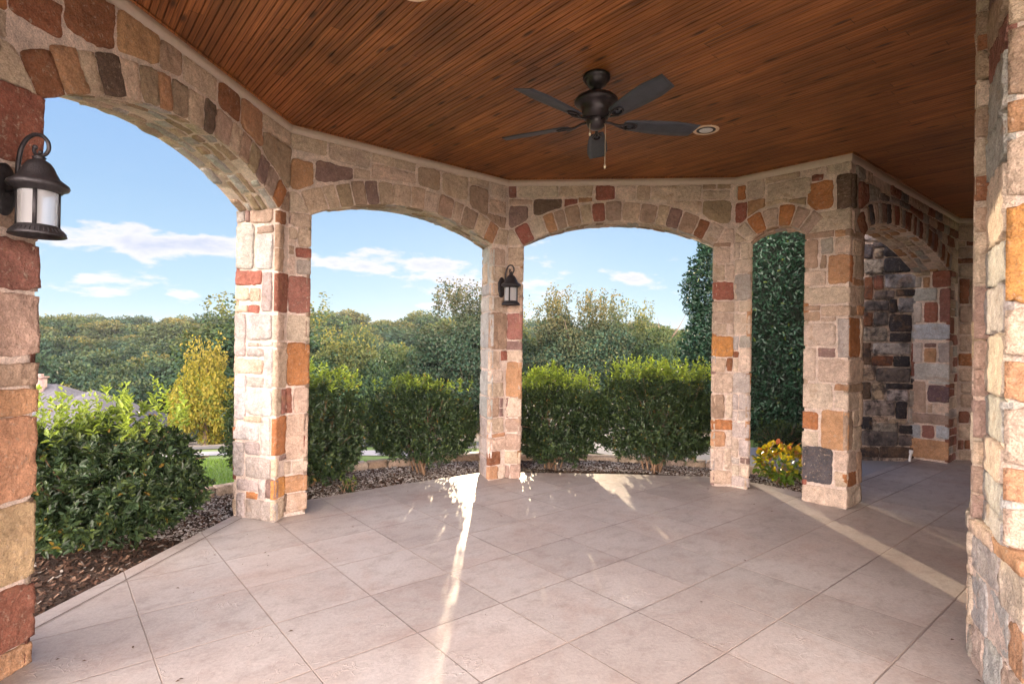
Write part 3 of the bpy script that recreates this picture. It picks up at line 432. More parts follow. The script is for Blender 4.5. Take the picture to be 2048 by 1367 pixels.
def build_arch(k, label=None):
    a, b, zs, zc, T, tl, tr = WALL[k]; L = wlen(k); e = wdir(k); n = inward(k); mb = MB(); ds = .02 if k in (0, 1, 2, 3) else .03
    u, z, nn, s_ = curve(k)
    ul = 0 if k != 4 else a; ur = L if k != 4 else L + .25
    uu = np.concatenate([[ul], u, [ur]]); zz_ = np.concatenate([[zs], z, [zs]])
    if k == 4: uu = np.concatenate([u, [ur]]); zz_ = np.concatenate([z, [zs]])
    uo = np.interp(uu, [ul - 1e-9, a, b, ur + 1e-9], [ul - (tl if k != 4 else 0), a - tl, b + tr, ur + tr])
    P3 = lambda U, Z, d: np.stack([Cp[k][0] + e[0] * U - n[0] * d, Cp[k][1] + e[1] * U - n[1] * d, Z], -1)
    top = np.full_like(uu, HC - .004)
    pin0, pin1 = P3(uu, zz_, 0), P3(uu, top, 0); po0, po1 = P3(uo, zz_, T), P3(uo, top, T)
    mb.grid(np.stack([pin0, pin1], 1), MORTAR); mb.grid(np.stack([po1, po0], 1), MORTAR); mb.grid(np.stack([po0, pin0], 1), MORTAR)
    for i in (0, -1): mb.quad([pin0[i], pin1[i], po1[i], po0[i]], MORTAR)
    if k == 4:                                           # short return beside the corner pillar
        pass
    F = planemap(Cp[k], e, n)
    def ringmap(S, Rr, h):
        U = np.interp(S, s_, u) + np.interp(S, s_, nn[:, 0]) * Rr; Z = np.interp(S, s_, z) + np.interp(S, s_, nn[:, 1]) * Rr; return F(U, Z, h)
    cols = RINGC[k]; tot = s_[-1]; ws = np.array([random.uniform(.75, 1.3) for _ in cols]); ed = np.concatenate([[0], np.cumsum(ws / ws.sum() * tot)])
    for c, s0, s1 in zip(cols, ed[:-1], ed[1:]):
        if c == 'C' and k != 4: c = random.choice(['C', 'T', 'C', 'PT', 'B'])
        stone(mb, ringmap, c, s0 + .006, s1 - .006, -.006, RING - random.uniform(.0, .02), .016, ds, wob=.006)
    eu = u + nn[:, 0] * RING; ez = z + nn[:, 1] * RING; o = np.argsort(eu); eu = eu[o]; ez = ez[o]
    sl = zs + .20
    ext = lambda U: np.interp(U, np.concatenate([[-9, eu[0] - .02], eu, [eu[-1] + .02, 99]]), np.concatenate([[sl, sl], ez, [sl, sl]])) + .016
    # springer fillers beside the ring
    lo = 0 if k != 4 else 0
    tn = abs(nn[0, 0]) / nn[0, 1]; tn2 = abs(nn[-1, 0]) / nn[-1, 1]
    if k != 4: stone(mb, F, random.choice(['OT', 'T', 'O', 'C']), lo + .006, a - .015, zs + .008, lambda U: np.minimum(sl, zs + (a - U) / max(tn, .05) * .95 - .01), .014, ds)
    stone(mb, F, random.choice(['OT', 'T', 'C', 'B']), b + .015, L - .006 if k != 3 else b + .09, zs + .008, lambda U: np.minimum(sl, zs + (U - b) / max(tn2, .05) * .95 - .01), .014, ds)
    key = 'S%d' % k; done = []
    if key in SPEC:
        for (u0, z0, u1, z1, c) in SPEC[key]:
            if k == 3 and u1 > L - .04: u1 = L
            if u0 < .02: u0 = 0 if k == 4 else .008
            u1 = min(u1, L - (.008 if k != 3 else 0)); z1 = min(z1, HT + .01)
            if z0 < 3.0 and c == 'C' and k in (3, 4) and z1 < 3.2: bot = zs + .01
            else: bot = (lambda U, z0=z0: np.maximum(z0, ext(U)))
            bb = bot if not callable(bot) else float(np.max(bot(np.linspace(u0, u1, 5))) * 0 + np.mean(bot(np.linspace(u0, u1, 5))))
            if z1 - bb < .02 or u1 - u0 < .015: continue
            topf = (lambda U, z1=z1, bot=bot: np.maximum(z1, (bot(U) if callable(bot) else bot) + .012))
            stone(mb, F, c, u0, u1, bot, topf, .015, ds, exl=.015 if (k == 4 and u0 <= .001) else 0, exr=.015 if (k == 3 and u1 >= L - .001) else 0)
            done.append((u0, z0, u1, z1))
    umin_done = max([d[2] for d in done], default=0) if k in (0, 4) else 0
    full = key in SPEC and k in (1, 2, 3)
    if not full:
        rows = [HT + .005, 3.49, 3.36, 3.20, 2.90]
        for z1, z0 in zip(rows[:-1], rows[1:]):
            U = umin_done + .012 if k == 4 else 0.006
            end = L - .006 if k != 0 else min(d[0] for d in done) - .01
            while U < end - .05:
                w_ = random.uniform(.12, .42); w_ = end - U if U + w_ > end - .08 else w_
                bot = (lambda q, z0=z0: np.maximum(z0 + .007, ext(q)))
                x = np.linspace(U, U + w_ - .014, 7); hgt = z1 - .007 - bot(x)
                if hgt.mean() > .03 and hgt.max() > .035:
                    stone(mb, F, random.choice(['G', 'C', 'RB', 'G', 'DG', 'C', 'P', 'T', 'T']) if k == 4 else rcol(), U, U + w_ - .014, bot, (lambda q, bot=bot, z1=z1: np.maximum(z1 - .007, bot(q) + .01)), .015, ds)
                U += w_
    # soffit
    def sofmap(S, D, h):
        U0 = np.interp(S, s_, u); Z0 = np.interp(S, s_, z); U1 = np.interp(U0, [a, b], [a - tl, b + tr]); f = D / T
        U = U0 + (U1 - U0) * f - np.interp(S, s_, nn[:, 0]) * h; Z = Z0 - np.interp(S, s_, nn[:, 1]) * h
        return P3(U, Z, D)
    D = 0.01
    while D < T - .04:
        dd = random.uniform(.07, .15); dd = T - D if D + dd > T - .05 else dd; S = 0
        while S < tot - .03:
            ww = random.uniform(.10, .30); ww = tot - S if S + ww > tot - .08 else ww
            if random.random() < .88: stone(mb, sofmap, random.choice(['W', 'C', 'W', 'T', 'C', 'OL', 'B', 'W'] if k != 4 else ['C', 'T', 'C', 'OT', 'W', 'T']), S + .014, S + ww - .014, D + .012, D + dd - .012, .009, .03, wob=.011)
            S += ww
        D += dd
    ob = mb.build('arch', M['stone'], None, False); under(ob, porch)
    if label: ob['label'] = label
    return ob
def poly_core(mb, pts, z0, z1, grow=0):
    pts = [np.array(q, float) for q in pts]
    if grow: c_ = np.mean(pts, axis=0); pts = [q + (q - c_) / np.linalg.norm(q - c_) * grow for q in pts]
    n = len(pts)
    for i in range(n):
        p, q = pts[i], pts[(i + 1) % n]; mb.quad([(p[0], p[1], z0), (q[0], q[1], z0), (q[0], q[1], z1), (p[0], p[1], z1)], MORTAR)
def face_between(mb, p, q, nref, z0, z1, key=None, scale=1, exl=0, exr=0, H=.015, ds=.02, flip=False, **kw):
    """stones on the vertical face p->q whose normal points along nref"""
    p = np.array(p, float); q = np.array(q, float); e = q - p; L = np.linalg.norm(e); e /= L; n = np.array([-e[1], e[0]])
    if n @ np.array(nref) < 0: n = -n
    F = planemap(p, e, n)
    if key:
        old = SPEC[key]; SPEC[key] = [(u0 * scale, a_, u1 * scale, b_, c) for (u0, a_, u1, b_, c) in old]
        speced(mb, key, F, 0, L, exl, exr, H, ds, z1); SPEC[key] = old
    else: random_face(mb, F, 0, L, z0, z1, exl, exr, H, ds, **kw)
E_ = .015
def build_pillar(k, label):
    """pillar under corner k, between wall k-1 and wall k"""
    wl, wr = WALL[k - 1], WALL[k]; mb = MB(); zs = max(wl[2], wr[2]) + .012
    A = pt(k - 1, wl[1]); B = Cp[k]; Cc = pt(k, wr[0]); Ao = pt(k - 1, wl[1] + wl[6], wl[4]); Co = pt(k, wr[0] - wr[5], wr[4])
    if k == 4: Co = Cc; Ao = A + (Cc - B); poly = [A, B, Cc, Ao]
    else:
        p1 = pt(k - 1, 0, wl[4]); d1 = wdir(k - 1); p2 = pt(k, 0, wr[4]); d2 = wdir(k)
        t = np.linalg.solve(np.array([d1, -d2]).T, p2 - p1); X = p1 + d1 * t[0]; poly = [A, B, Cc, Co, X, Ao]
    poly_core(mb, poly, -.02, zs, .004)
    nl, nr = inward(k - 1), inward(k)
    if k == 0:
        face_between(mb, A, B, nl, 0, zs, None, exl=E_)
        Fb = planemap(Cp[0], wdir(0), nr); speced(mb, 'P0', Fb, 0, wr[0], 0, E_, zmax=zs, snap=.13, ds=.014, H=.018)
    else:
        La = np.linalg.norm(B - A)
        keyl = {1: 'P1a', 2: 'P2a', 3: 'P3a', 4: 'P4a'}[k]; keyr = {1: 'P1b', 2: 'P2b', 3: 'P3b', 4: 'P4b'}[k]
        Fa = planemap(Cp[k - 1], wdir(k - 1), nl); speced(mb, keyl, Fa, wl[1], wlen(k - 1), E_, E_ if k == 4 else 0, zmax=zs)
        Fb = planemap(Cp[k], wdir(k), nr); speced(mb, keyr, Fb, 0, wr[0], E_ if k == 4 else 0, E_, zmax=zs, snap=.05)
    # jambs: left opening side (A->Ao), right opening side (Cc->Co)
    tow = -wdir(k - 1)
    if k == 1: face_between(mb, A, Ao, tow, 0, zs, 'P1j', .493 / .575, E_, E_)
    elif k == 2: face_between(mb, A, Ao, tow, 0, zs, 'P2j', .433 / .50, E_, E_)
    else: face_between(mb, A, Ao, tow, 0, zs, None, exl=E_, exr=E_, ds=.03, wmin=.2, wmax=.45)
    if k != 4:
        face_between(mb, Cc, Co, wdir(k), 0, zs, None, exl=E_, exr=E_, ds=.025, cols=['T', 'OT', 'C', 'OO', 'T'] if k == 3 else None, hmin=.15, hmax=.28, wmin=.25, wmax=.45)
        face_between(mb, X, Ao, -nl, 0, zs, None, ds=.05, exr=E_); face_between(mb, Co, X, -nr, 0, zs, None, ds=.05, exl=E_)
    else:
        face_between(mb, Ao, Cc, -nl, 0, zs, None, ds=.05, exl=E_, exr=E_)
    ob = mb.build('pillar', M['stone'], None, False); under(ob, porch); ob['label'] = label; return ob
build_pillar(0, 'nearest pillar at the left, large red and orange stones, behind the big lantern')
build_pillar(1, 'second pillar from the left, white stones on its side, orange blocks on its face')
build_pillar(2, 'middle pillar carrying the small far lantern')
build_pillar(3, 'slim pillar with one dark red and one orange block, left of the yellow bush')
build_pillar(4, 'square corner pillar with a sooty black block near its foot')
build_arch(-1, 'arch beside the camera at the left edge'); build_arch(0, 'big near arch at the left with dark purple arch stones'); build_arch(1, 'arch between the second pillar and the lantern pillar')
build_arch(2, 'arch straight ahead behind the ceiling fan'); build_arch(3, 'narrow arch with a tall hedge behind it'); build_arch(4, 'long arch at the right in front of the sooty wall')
# pillar where the long arch meets the house
mb = MB(); a4, b4, zs4, _, T4, _, _ = WALL[4]
A = pt(4, b4); B = pt(4, wlen(4) + .25); Ao = pt(4, b4, T4); Bo = pt(4, wlen(4) + .25, T4)
poly_core(mb, [A, B, Bo, Ao], -.02, zs4 + .012, .004)
face_between(mb, A, Ao, -wdir(4), 0, zs4, 'R4', T4 / .40, E_, E_, ds=.025)
random_face(mb, planemap(Cp[4], wdir(4), inward(4)), b4, wlen(4), 0, zs4, E_, 0, cols=['RB', 'C', 'T', 'RB', 'B', 'G', 'RB', 'P'], ds=.03, wmin=.15, wmax=.3)
ob = mb.build('pillar', M['stone']); under(ob, porch); ob['label'] = 'far pillar at the right, beside the sooty wall'
# house wall behind
house = empty('house_wall', (6.8, 8.66, 0), label='stone house wall at the back right, streaked black with soot beyond the long arch', cat='wall')
Wd = dv(-5.4); Wn = np.array([Wd[1], -Wd[0]])
mb = MB(); F = planemap(Cp[5], Wd, Wn); o3 = lambda u_, d_: Cp[5] + Wd * u_ - Wn * d_
poly_core(mb, [o3(-1.80, .012), o3(5, .012), o3(5, .6), o3(-1.80, .6)], -.1, 4.6)
mb.quad([(*o3(-1.80, .012), 4.6), (*o3(5, .012), 4.6), (*o3(5, .6), 4.6), (*o3(-1.80, .6), 4.6)], MORTAR)
speced(mb, 'W', F, -1.79, .42, E_, 0, ds=.028, zmax=4.5, snap=.02)
random_face(mb, F, -1.79, -.02, 3.93, 4.6, E_, 0, ds=.05, cols=['DG', 'G', 'D2', 'T'])
random_face(mb, F, .43, 3.2, 0, 3.6, 0, 0, ds=.05, cols=['T', 'C', 'B', 'OB', 'T', 'RB', 'G'])
face_between(mb, o3(-1.80, .012), o3(-1.80, .6), -Wd, 0, 4.6, None, exl=E_, ds=.05, cols=['D', 'G', 'DG', 'T', 'C'])
ob = mb.build('masonry', M['soot']); under(ob, house)
mb = MB(); q0 = np.array([3.16, 3.68]); q1 = q0 + dv(40) * 6.6; qn = dv(130); poly_core(mb, [q0, q1, q1 - qn * .3, q0 - qn * .3], -.02, HC - .01)
random_face(mb, planemap(q0, dv(40), qn), 0, 6.6, 0, HC - .03, ds=.06, hmin=.14, hmax=.3, wmin=.2, wmax=.5); ob = mb.build('side_masonry', M['stone']); under(ob, house)

# near pier at the right edge: shaft, projecting ledge, wider foot
pier = empty('stone_pier', (2.6, 2.9, 0), label='rough stone pier at the right edge, sunlit on one side, ledge round its foot', cat='pier')
SH = [np.array(q) for q in [(3.10, 1.60), (2.285, 2.585), (2.56, 3.01), (2.50, 3.035), (3.05, 3.60), (3.9, 2.9)]]
mb = MB(); poly_core(mb, SH, .70, HC - .004, .020)
nS = lambda p, q: (lambda e: np.array([-e[1], e[0]]) / np.linalg.norm(e))(q - p)
cen = np.mean(SH, axis=0)
def outn(p, q):
    n_ = nS(p, q); return n_ if n_ @ ((p + q) / 2 - cen) > 0 else -n_
big = dict(hmin=.16, hmax=.36, wmin=.25, wmax=.55)
F = planemap(SH[1], (SH[0] - SH[1]) / np.linalg.norm(SH[0] - SH[1]), outn(SH[0], SH[1]))
zz0 = .76
for h, c in [(.20, 'T'), (.17, 'OT'), (.29, 'T'), (.20, 'OT'), (.24, 'T'), (.48, 'OO'), (.30, 'T'), (.17, 'OT'), (.33, 'B'), (.16, 'T'), (.22, 'T'), (.14, 'OT'), (.18, 'T')]:
    stone(mb, F, c, 0, .45, zz0 + .006, zz0 + h - .006, .035, .02, exl=.02, wob=.012); stone(mb, F, rcol(), .46, .9, zz0 + .006, zz0 + h - .006, .03, .03, wob=.012); zz0 += h
Ls = np.linalg.norm(SH[2] - SH[1])
F = planemap(SH[1], (SH[2] - SH[1]) / Ls, outn(SH[1], SH[2])); zz0 = .76
for h, c in [(.12, 'W'), (.16, 'W'), (.18, 'C'), (.22, 'W'), (.30, 'C'), (.24, 'W'), (.20, 'W'), (.36, 'C'), (.22, 'W'), (.30, 'W'), (.16, 'RP'), (.20, 'B'), (.25, 'P')]:
    stone(mb, F, c, 0, Ls, zz0 + .004, zz0 + h - .004, .035, .014, exl=.02, wob=.012); zz0 += h
F = planemap(SH[2], (SH[3] - SH[2]) / np.linalg.norm(SH[3] - SH[2]), np.array([-.45, -.9]))
zz0 = .76
for h, c in [(.14, 'PT'), (.15, 'PT'), (.14, 'T'), (.22, 'PT'), (.15, 'PT'), (.15, 'PT'), (.30, 'PT'), (.27, 'T'), (.16, 'B'), (.15, 'OB'), (.20, 'T'), (.17, 'B'), (.14, 'C'), (.16, 'B'), (.09, 'OB'), (.12, 'B'), (.15, 'T')]:
    stone(mb, F, c, 0, .066, zz0 + .004, min(zz0 + h, 3.69) - .004, .03, .012, exl=0, exr=.02, wob=.012); zz0 += h
face_between(mb, SH[3], SH[4], outn(SH[3], SH[4]), .76, 3.69, None, exl=.02, ds=.04, H=.02, hmin=.14, hmax=.3)
ob = mb.build('shaft', M['stone']); under(ob, pier)
def pierpoly(off):
    base = [np.array(q) for q in [(2.95, 1.30), (2.20, 2.40), (2.505, 3.045), (2.56, 3.12), (3.05, 3.66), (3.9, 2.9)]]
    c_ = np.mean(base, axis=0); return [p + (p - c_) / np.linalg.norm(p - c_) * off for p in base]
mb = MB(); PB = pierpoly(0); poly_core(mb, PB, -.02, .70, .012); cen = np.mean(PB, axis=0)
for i, cols in ((0, ['OT', 'B', 'T', 'C']), (2, ['W', 'C', 'G']), (3, ['T', 'B', 'C'])):
    face_between(mb, PB[i], PB[i + 1], outn(PB[i], PB[i + 1]), 0, .69, None, exl=.02, exr=.02, ds=.02, H=.025, cols=cols, hmin=.16, hmax=.3, wmin=.2, wmax=.4)
Lb = np.linalg.norm(PB[2] - PB[1]); F = planemap(PB[1], (PB[2] - PB[1]) / Lb, outn(PB[1], PB[2]))
for (u0, z0, u1, z1, c) in [(.0, .47, .30, .69, 'C'), (.31, .50, Lb, .69, 'W'), (.0, .24, .17, .46, 'OT'), (.18, .25, .45, .49, 'W'), (.46, .22, Lb, .49, 'W'), (.0, .0, .25, .23, 'T'), (.26, .0, .5, .24, 'W'), (.51, 0, Lb, .21, 'C')]:
    stone(mb, F, c, u0 + .005, u1 - .005, z0, z1, .014, .016, exl=.012 if u0 == 0 else 0, exr=.012 if u1 == Lb else 0, wob=.014)
ob = mb.build('foot', M['stone']); under(ob, pier)
mb = MB(); PL = pierpoly(.012); n_ = len(PL)
for i in range(n_):
    p, q = PL[i], PL[(i + 1) % n_]; L = np.linalg.norm(q - p); nseg = max(1, int(L / .33))
    for j in range(nseg):
        p0 = p + (q - p) * j / nseg; p1 = p + (q - p) * (j + 1) / nseg; e = (p1 - p0) / np.linalg.norm(p1 - p0); nn_ = outn(p, q)
        F = planemap(p0, e, nn_); cc = random.choice(['OT', 'C', 'PT', 'T'])
        stone(mb, F, cc, .003, np.linalg.norm(p1 - p0) - .003, .69, .765, .02, .02, wob=.012)
        Ft = (lambda U, D_, h, p0=p0, e=e, nn_=nn_: np.stack([p0[0] + e[0] * U - nn_[0] * (D_ - .012), p0[1] + e[1] * U - nn_[1] * (D_ - .012), .752 + h], -1))
        stone(mb, Ft, cc, .003, np.linalg.norm(p1 - p0) - .003, .0, .22, .016, .025, wob=.008)
poly_core(mb, PL, .69, .752)
ob = mb.build('ledge', M['stone']); under(ob, pier)

# ceiling: tongue-and-groove boards running away to the left
room = [pt(-1, 0), pt(0, 0), pt(1, 0), pt(2, 0), pt(3, 0), pt(4, 0), Cp[5], Cp[5] + Wd * 3.2, np.array([10.0, 5.0]), np.array([8.0, -1.5]), np.array([1.0, -2.6]), np.array([-1.2, -1.0])]
bd = dv(129.6); bn = np.array([-bd[1], bd[0]])                        # along the boards / across them
PW = .083; prof = []
v = -9.0
while v < 9.5:
    for (o_, z_) in [(0, .009), (.003, .009), (.0055, 0), (.0385, 0), (.041, .006), (.0435, 0), (.0775, 0), (.080, .009)]: prof.append((v + o_, z_))
    v += PW
orig = np.array([2.0, 4.0]); e4_ = wdir(4); n4_ = np.array([-e4_[1], e4_[0]])
def ceiling_piece(cuts):
    """boards trimmed to the side of each (point, outward normal)"""
    bm = bmesh.new(); ra = []; rb = []
    for (vv, z_) in prof:
        p = orig + bn * vv; ra.append(bm.verts.new((*(p - bd * 11), HC + z_))); rb.append(bm.verts.new((*(p + bd * 11), HC + z_)))
    for i in range(len(ra) - 1): bm.faces.new((ra[i], rb[i], rb[i + 1], ra[i + 1]))
    for p, nrm in cuts: bmesh.ops.bisect_plane(bm, geom=bm.verts[:] + bm.edges[:] + bm.faces[:], plane_co=(*p, 0), plane_no=(*nrm, 0), clear_outer=True)
    return bm
common = [((10.5, 0), (1, 0)), ((1.0, -1.1), (.0, -1)), ((-1.35, -.2), (-.77, -.64))]
bm = ceiling_piece(common + [(Cp[4] + n4_ * .03, -n4_)] + [(pt(k, 0, .3), -inward(k)) for k in (0, 1, 2, 3)])
bm2 = ceiling_piece(common + [(Cp[4] + n4_ * .03, n4_), (pt(0, 0, .3), -inward(0)), (np.array([0, 8.9]), (0, 1))])
tmp = bpy.data.meshes.new('tmp'); bm2.to_mesh(tmp); bm2.free(); bm.from_mesh(tmp); bpy.data.meshes.remove(tmp)
me = bpy.data.meshes.new('ceiling'); bm.to_mesh(me); bm.free()
under(link('ceiling', me, M['wood'], label='stained pine beadboard ceiling'), porch)
# roof slab above (keeps the sky out)
RP = [(-1.3, -1.3), (-3.2, 1.3), (-3.25, 5.7), (-.5, 8.0), (3.1, 7.75), (4.0, 7.0), (6.2, 9.0), (11, 9.3), (11, -1.3)]
V = [(x, y, HC + z_) for z_ in (.03, .25) for x, y in RP]; nR = len(RP); me = bpy.data.meshes.new('roof'); me.from_pydata(V, [], [tuple(range(nR))[::-1], tuple(range(nR, 2 * nR))] + [(i, (i + 1) % nR, nR + (i + 1) % nR, nR + i) for i in range(nR)])
under(link('roof', me, M['shingle']), porch)
# fascia closing the gap between ceiling and roof all round
def trim_run(pts, w_, z0, z1, sgn=1):
    mb = MB()
    for i in range(len(pts) - 1):
        p, q = pts[i], pts[i + 1]; e = (q - p) / np.linalg.norm(q - p); n_ = np.array([e[1], -e[0]])
        def corner(j):
            if j == 0 or j == len(pts) - 1: ee = (pts[1] - pts[0]) if j == 0 else (pts[-1] - pts[-2]); ee = ee / np.linalg.norm(ee); return np.array([ee[1], -ee[0]])
            e1 = pts[j] - pts[j - 1]; e2 = pts[j + 1] - pts[j]; e1 = e1 / np.linalg.norm(e1); e2 = e2 / np.linalg.norm(e2)
            n1 = np.array([e1[1], -e1[0]]); n2 = np.array([e2[1], -e2[0]]); b_ = n1 + n2; b_ /= np.linalg.norm(b_); return b_ / (b_ @ n1)
        c0, c1 = corner(i), corner(i + 1)
        P = [p - c0 * .01, p + c0 * w_, q + c1 * w_, q - c1 * .01]
        lo = [(*x, z0) for x in P]; hi = [(*x, z1) for x in P]
        mb.add(lo + hi, [[0, 3, 2, 1], [1, 2, 6, 5], [4, 5, 6, 7]], (0, 0, 0, 1))
    return mb
tp = [pt(-1, 0), Cp[0], Cp[1], Cp[2], Cp[3], Cp[4], Cp[5], Cp[5] + Wd * 3.2]
under(trim_run(tp, .030, HT, HC - .002).build('ceiling_trim', M['trim'], label='beige painted board round the top of the walls'), porch)
under(trim_run(tp, .044, HC - .016, HC - .001).build('ceiling_bead', M['wood'], label='thin stained strip between ceiling and beige board'), porch)

# ------------------------------------------------------------------ patio
edge = [(-2.60, 5.40), (-2.10, 5.93), (-1.30, 6.62), (-.42, 7.27), (.13, 7.34), (1.4, 7.345), (2.60, 7.27), (3.02, 6.98), (3.38, 6.52), (3.95, 6.80)]
n4 = -inward(4); e4 = wdir(4)
edge += [tuple(pt(4, .60, .45)), tuple(pt(4, 4.35, .45)), (10.5, 8.35), (12, -5), (-6, -5), (-2.95, -1.0), (-2.83, 3.0)]
bm = bmesh.new(); top = [bm.verts.new((x, y, 0)) for x, y in edge]; bot = [bm.verts.new((x, y, -.16)) for x, y in edge]; bm.faces.new(top)
for i in range(len(edge)): j = (i + 1) % len(edge); bm.faces.new((top[i], bot[i], bot[j], top[j]))
bmesh.ops.triangulate(bm, faces=bm.faces[:1]); me = bpy.data.meshes.new('patio'); bm.to_mesh(me); bm.free()
link('patio', me, M['patio'], kind='structure')
# tooled joint along the left edge
def strip(name, pts, w_, z, m_, c=(0, 0, 0, 1), **kw):
    mb = MB()
    for p, q in zip(pts[:-1], pts[1:]):
        p = np.array(p, float); q = np.array(q, float); e = (q - p) / np.linalg.norm(q - p); n_ = np.array([-e[1], e[0]]) * w_ / 2
        mb.quad([(*(p - n_), z), (*(q - n_), z), (*(q + n_), z), (*(p + n_), z)], c)
    return mb.build(name, m_, None, **kw)
M['joint'] = plain('joint', (.17, .14, .125), .95)
strip('patio_joint', [(-2.70, 3.0), (-2.49, 5.28)], .010, .004, M['joint'], kind='structure')
strip('patio_joint', [tuple(pt(4, .0, .36)), tuple(pt(4, 4.2, .33))], .010, .004, M['joint'], kind='structure')
# ------------------------------------------------------------------ ceiling fan
def place(o, loc=None, rot=None):
    if loc is not None: o.location = loc
    if rot is not None: o.rotation_euler = rot
    return o
fan = empty('ceiling_fan', (.609, 4.276, HC - .002), label='dark five-bladed ceiling fan with a pull chain hanging from the wood ceiling', cat='ceiling fan')
link('canopy', lathe([(0, 0), (.098, 0), (.102, -.006), (.102, -.034), (.090, -.037), (.090, -.046), (.080, -.066), (.058, -.088), (.036, -.100), (.034, -.112), (.018, -.114), (0, -.114)], 40), M['fan_metal'], fan, True)
link('downrod', lathe([(.014, -.108), (.014, -.15), (.030, -.15), (.034, -.165)], 20), M['fan_metal'], fan, True)
link('motor', lathe([(.03, -.150), (.100, -.153), (.120, -.158), (.124, -.166), (.138, -.168), (.142, -.178), (.152, -.180), (.156, -.192), (.164, -.195), (.164, -.214), (.150, -.224), (.128, -.232), (.112, -.246), (.106, -.270), (.108, -.292), (.098, -.298), (.092, -.330), (0, -.332)], 48), M['fan_metal'], fan, True)
link('switch_housing', lathe([(.07, -.330), (.074, -.345), (.070, -.372), (.060, -.392), (.040, -.408), (.015, -.414), (0, -.414)], 36), M['fan_metal'], fan, True)
def blade_mesh():
    th = .006; n = 26; V = []; F = []
    for i in range(n + 1):
        t = i / n; x = .215 + t * .575
        wd = .056 + .032 * math.sin(min(1, t * 1.35) * math.pi / 2) - .018 * max(0, t - .72) / .28
        if t < .04: wd *= .72 + 7 * t
        xe = .030 * max(0, (t - .93) / .07)
        for yy, ss in ((-wd, -1), (-wd * .5, -.5), (0, 0), (wd * .5, .5), (wd, 1)):
            xx = x - (.018 * ss if t > .98 else 0)
            V.append((xx, yy, th / 2)); V.append((xx, yy, -th / 2))
    m_ = 10
    for i in range(n):
        a = i * m_; b_ = a + m_
        for j in range(4): F += [(a + 2 * j, b_ + 2 * j, b_ + 2 * j + 2, a + 2 * j + 2), (a + 2 * j + 1, a + 2 * j + 3, b_ + 2 * j + 3, b_ + 2 * j + 1)]
        F += [(a, a + 1, b_ + 1, b_), (a + 8, b_ + 8, b_ + 9, a + 9)]
    for a in (0, n * m_):
        for j in range(4): F.append((a + 2 * j, a + 2 * j + 2, a + 2 * j + 3, a + 2 * j + 1))
    return npmesh('blade', V, F)
def iron_mesh():
    mb = MB()
    for pts, r_ in (([(.07, 0, .012), (.12, 0, .008), (.17, .004, -.010), (.215, .02, -.014), (.245, .034, -.012)], .0085), ([(.07, 0, .012), (.12, 0, .008), (.17, -.004, -.010), (.215, -.02, -.014), (.245, -.034, -.012)], .0085)):
        V, F = tube(pts, r_, 8); mb.add(V, F, (0, 0, 0, 1))
    th = np.linspace(0, 2 * np.pi, 25); ring = [(.268 + .052 * math.cos(t), .034 * math.sin(t), -.010) for t in th]
    V, F = tube(ring, .0065, 8); mb.add(V, F, (0, 0, 0, 1))
    for sx_, sy_ in ((.235, 0), (.295, .018), (.295, -.018)):
        V, F = tube([(sx_, sy_, -.014), (sx_, sy_, -.004)], .008, 8); mb.add(V, F, (0, 0, 0, 1))
    return npmesh('blade_bracket', np.concatenate(mb.V), np.concatenate(mb.F), np.concatenate(mb.C))
bmh, imh = blade_mesh(), iron_mesh()
for k in range(5):
    o = link('blade', bmh, M['blade'], fan); o.location = (0, 0, -.362); o.rotation_mode = 'XYZ'; o.rotation_euler = (R(-13), 0, R(8.5 + 72 * k))
    link('blade_bracket', imh, M['fan_metal'], o, True)
ch = [(.055, -.05, -.385), (.062, -.056, -.40)] + [(.063, -.057, -.42 - .27 * i / 6) for i in range(7)]
pc = tubes('pull_chain', [(ch, .0028)], M['chain'], fan, 6)
fb = lathe([(.002, 0), (.008, -.006), (.010, -.022), (.006, -.034), (.001, -.038)], 14); o = link('chain_fob', fb, M['chain'], pc, True); o.location = (.063, -.057, -.69)
pc = tubes('pull_chain', [([(-.05, -.05, -.385), (-.052, -.052, -.40), (-.052, -.052, -.445)], .0028)], M['chain'], fan, 6)
o = link('chain_fob', fb, M['chain'], pc, True); o.location = (-.052, -.052, -.445)
# recessed lights
def can(x, y, label):
    t = empty('recessed_light', (x, y, HC - .001), label=label, cat='ceiling light', group='recessed lights in the wood ceiling')
    link('trim_ring', lathe([(.085, .004), (.088, -.003), (.112, -.006), (.118, -.002), (.118, .004)], 48), M['whitemetal'], t, True)
    link('baffle', lathe([(.088, -.002), (.082, -.0055), (.062, -.004)], 48), M['black'], t, True)
    link('bulb', lathe([(.062, -.004), (.058, -.007), (.03, -.013), (0, -.015)], 32), M['bulb'], t, True)
can(1.797, 5.325, 'recessed round ceiling light with a peach ring, right of the fan')
can(-.60, 3.27, 'recessed round ceiling light cut by the top edge, left of the fan')
